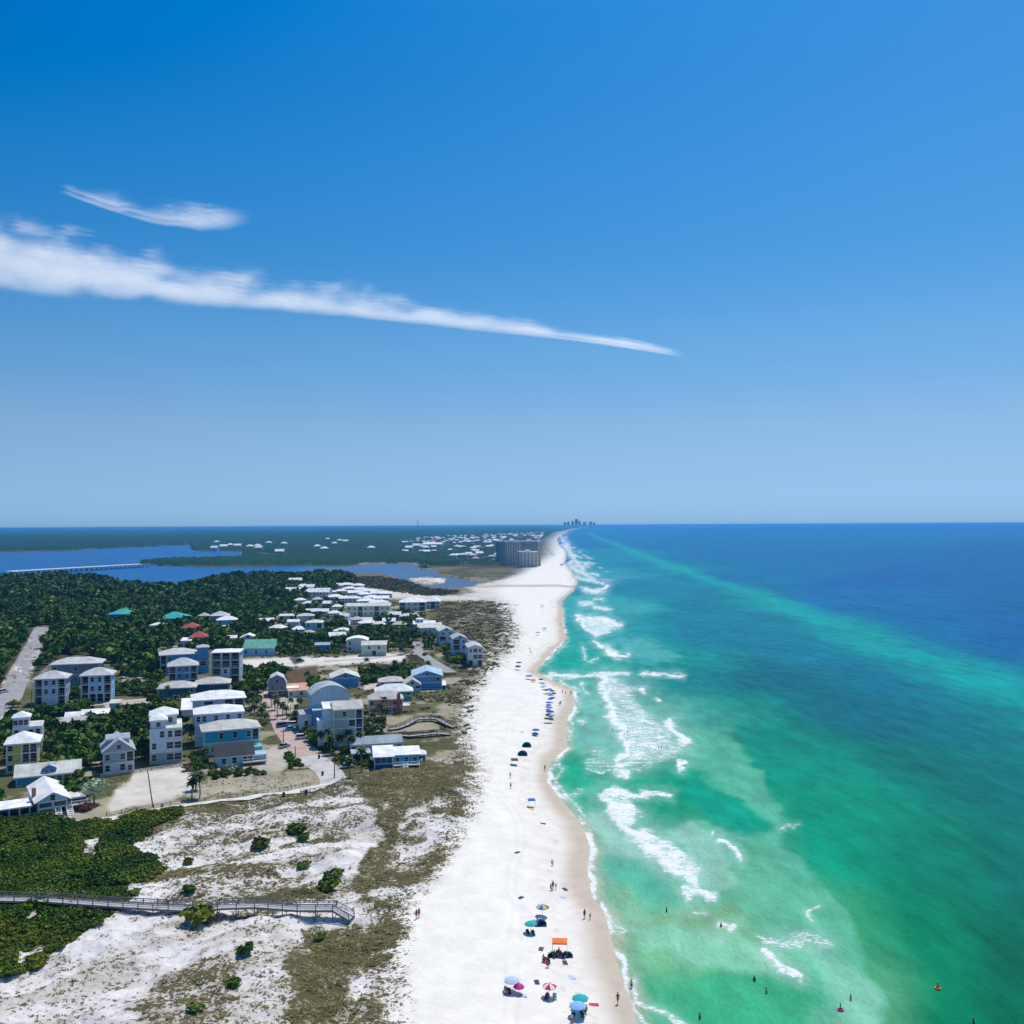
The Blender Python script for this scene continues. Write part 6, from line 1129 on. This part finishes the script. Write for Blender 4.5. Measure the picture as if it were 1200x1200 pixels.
# ------------------------------------------------------------------ cirrus
def cloud(label, C, seed, dens, wisp=.75):
    C = np.array(C, float); s = np.linspace(0, 1, 700); t = np.linspace(0, 1, len(C)); cu, cv, wu, wd = [np.interp(s, t, C[:, i]) for i in range(4)]
    for a in (cu, cv, wu, wd):
        for _ in range(3): a[1:-1] = np.convolve(a, np.ones(61)/61, 'same')[1:-1]*0+np.convolve(np.pad(a, 30, 'edge'), np.ones(61)/61, 'valid')[1:-1]
    q = np.linspace(-1, 1, 120); S, Q = np.meshgrid(s, q); W_ = np.where(Q < 0, np.interp(S, s, wu), np.interp(S, s, wd))
    Uc = np.interp(S, s, cu); Vc = np.interp(S, s, cv)+Q*W_
    lng = (C[-1, 0]-C[0, 0])
    e = 1-np.abs(Q); n0 = fbm(Uc/70, Vc/26, seed, 5); n1 = fbm(Uc/26+Vc/30, Vc/7-Uc/60, seed+3, 5); n2 = fbm(Uc/200, Vc/50, seed+9, 3)
    n0 = fbm(Uc/75, Vc/30+Uc/400, seed, 4); n1 = fbm(Uc/60+Vc/50, Vc/9-Uc/45, seed+3, 3)
    lo_ = ss(1.02, .45, Q+(n0-.5)*.55+(n1-.5)*.3); hi_ = ss(-1.0, .7, Q+(n0-.5)*2.1+(n1-.5)*1.2)
    d = lo_*hi_*ss(0, .10, S+.02)*ss(0, .22 if wisp < .74 else .10, 1-S)*ss(0, .22, e)
    n3 = fbm(Uc/45-Vc/30, Vc/14+Uc/60, seed+31, 4); d = d*(.55+.6*n1)*(.6+.55*n2)*(.6+.7*n3)*dens
    wz = ss(.36, .60, fbm(Uc/55+Vc/22, Vc/11-Uc/80, seed+40, 4)); d = d*(1-wisp*(1-wz)*(1 if wisp > .8 else ss(.5, -.6, Q)))
    vs = []; allq = None
    for k, (dz, f) in enumerate(((0, .62), (110, .5))):
        x, y = ground(Uc, Vc, 6500.0); z = 6500+dz+(n2-.5)*260; P = np.stack([x, y, z], -1).reshape(-1, 3)
        vs.append((P, np.clip(d*f*(1 if k == 0 else (.7+.6*fbm(Uc/40, Vc/12, seed+20))), 0, .95).ravel()))
    R, K = S.shape; idx = np.arange(R*K).reshape(R, K); f = np.stack([idx[:-1, :-1], idx[:-1, 1:], idx[1:, 1:], idx[1:, :-1]], -1).reshape(-1, 4); f = np.concatenate([f, f+R*K]); co = np.concatenate([a for a, _ in vs]); al = np.concatenate([b for _, b in vs])
    me = bpy.data.meshes.new('cirrus_cloud'); me.vertices.add(len(co)); me.vertices.foreach_set('co', co.astype(np.float32).ravel()); me.loops.add(f.size); me.loops.foreach_set('vertex_index', f.astype(np.int32).ravel()); me.polygons.add(len(f)); me.polygons.foreach_set('loop_start', np.arange(0, f.size, 4, dtype=np.int32)); me.update(calc_edges=True)
    a = me.attributes.new('dens', 'FLOAT', 'POINT'); a.data.foreach_set('value', al.astype(np.float32))
    if 'cloudm' not in MC:
        m = bpy.data.materials.new('cirrus'); m.use_nodes = True; N = m.node_tree.nodes; L = m.node_tree.links; N.clear(); o = N.new('ShaderNodeOutputMaterial'); at_ = N.new('ShaderNodeAttribute'); at_.attribute_name = 'dens'
        tr = N.new('ShaderNodeBsdfTransparent'); df = N.new('ShaderNodeBsdfDiffuse'); tl = N.new('ShaderNodeBsdfTranslucent'); df.inputs[0].default_value = (.95,.95,.95,1); tl.inputs[0].default_value = (.95,.95,.95,1)
        ad = N.new('ShaderNodeMixShader'); ad.inputs[0].default_value = .8; mx = N.new('ShaderNodeMixShader'); L.new(df.outputs[0], ad.inputs[1]); L.new(tl.outputs[0], ad.inputs[2]); L.new(at_.outputs['Fac'], mx.inputs[0]); L.new(tr.outputs[0], mx.inputs[1]); L.new(ad.outputs[0], mx.inputs[2]); L.new(mx.outputs[0], o.inputs[0]); MC['cloudm'] = m
    me.materials.append(MC['cloudm']); me.polygons.foreach_set('use_smooth', np.full(len(f), True)); o = meshobj('cirrus_cloud', me); tag(o, label, 'cloud')
cloud('long tapering white cirrus streak narrowing towards the horizon', [(-140,262,40,66),(0,282,34,62),(75,300,38,54),(150,318,40,42),(225,330,36,34),(300,340,34,26),(375,350,30,20),(450,362,22,17),(525,372,16,14),(600,382,11,11),(670,394,8,8),(730,404,6,6),(775,412,4,4),(812,420,2,3)], 101, 1.22)
cloud('small detached wisp of cirrus above the long streak', [(70,222,5,3),(105,232,12,5),(140,243,20,9),(175,254,24,9),(205,260,22,9),(240,258,16,16),(265,255,12,16),(300,254,5,8)], 131, .9, .7)
print('objects', len(COL.objects))
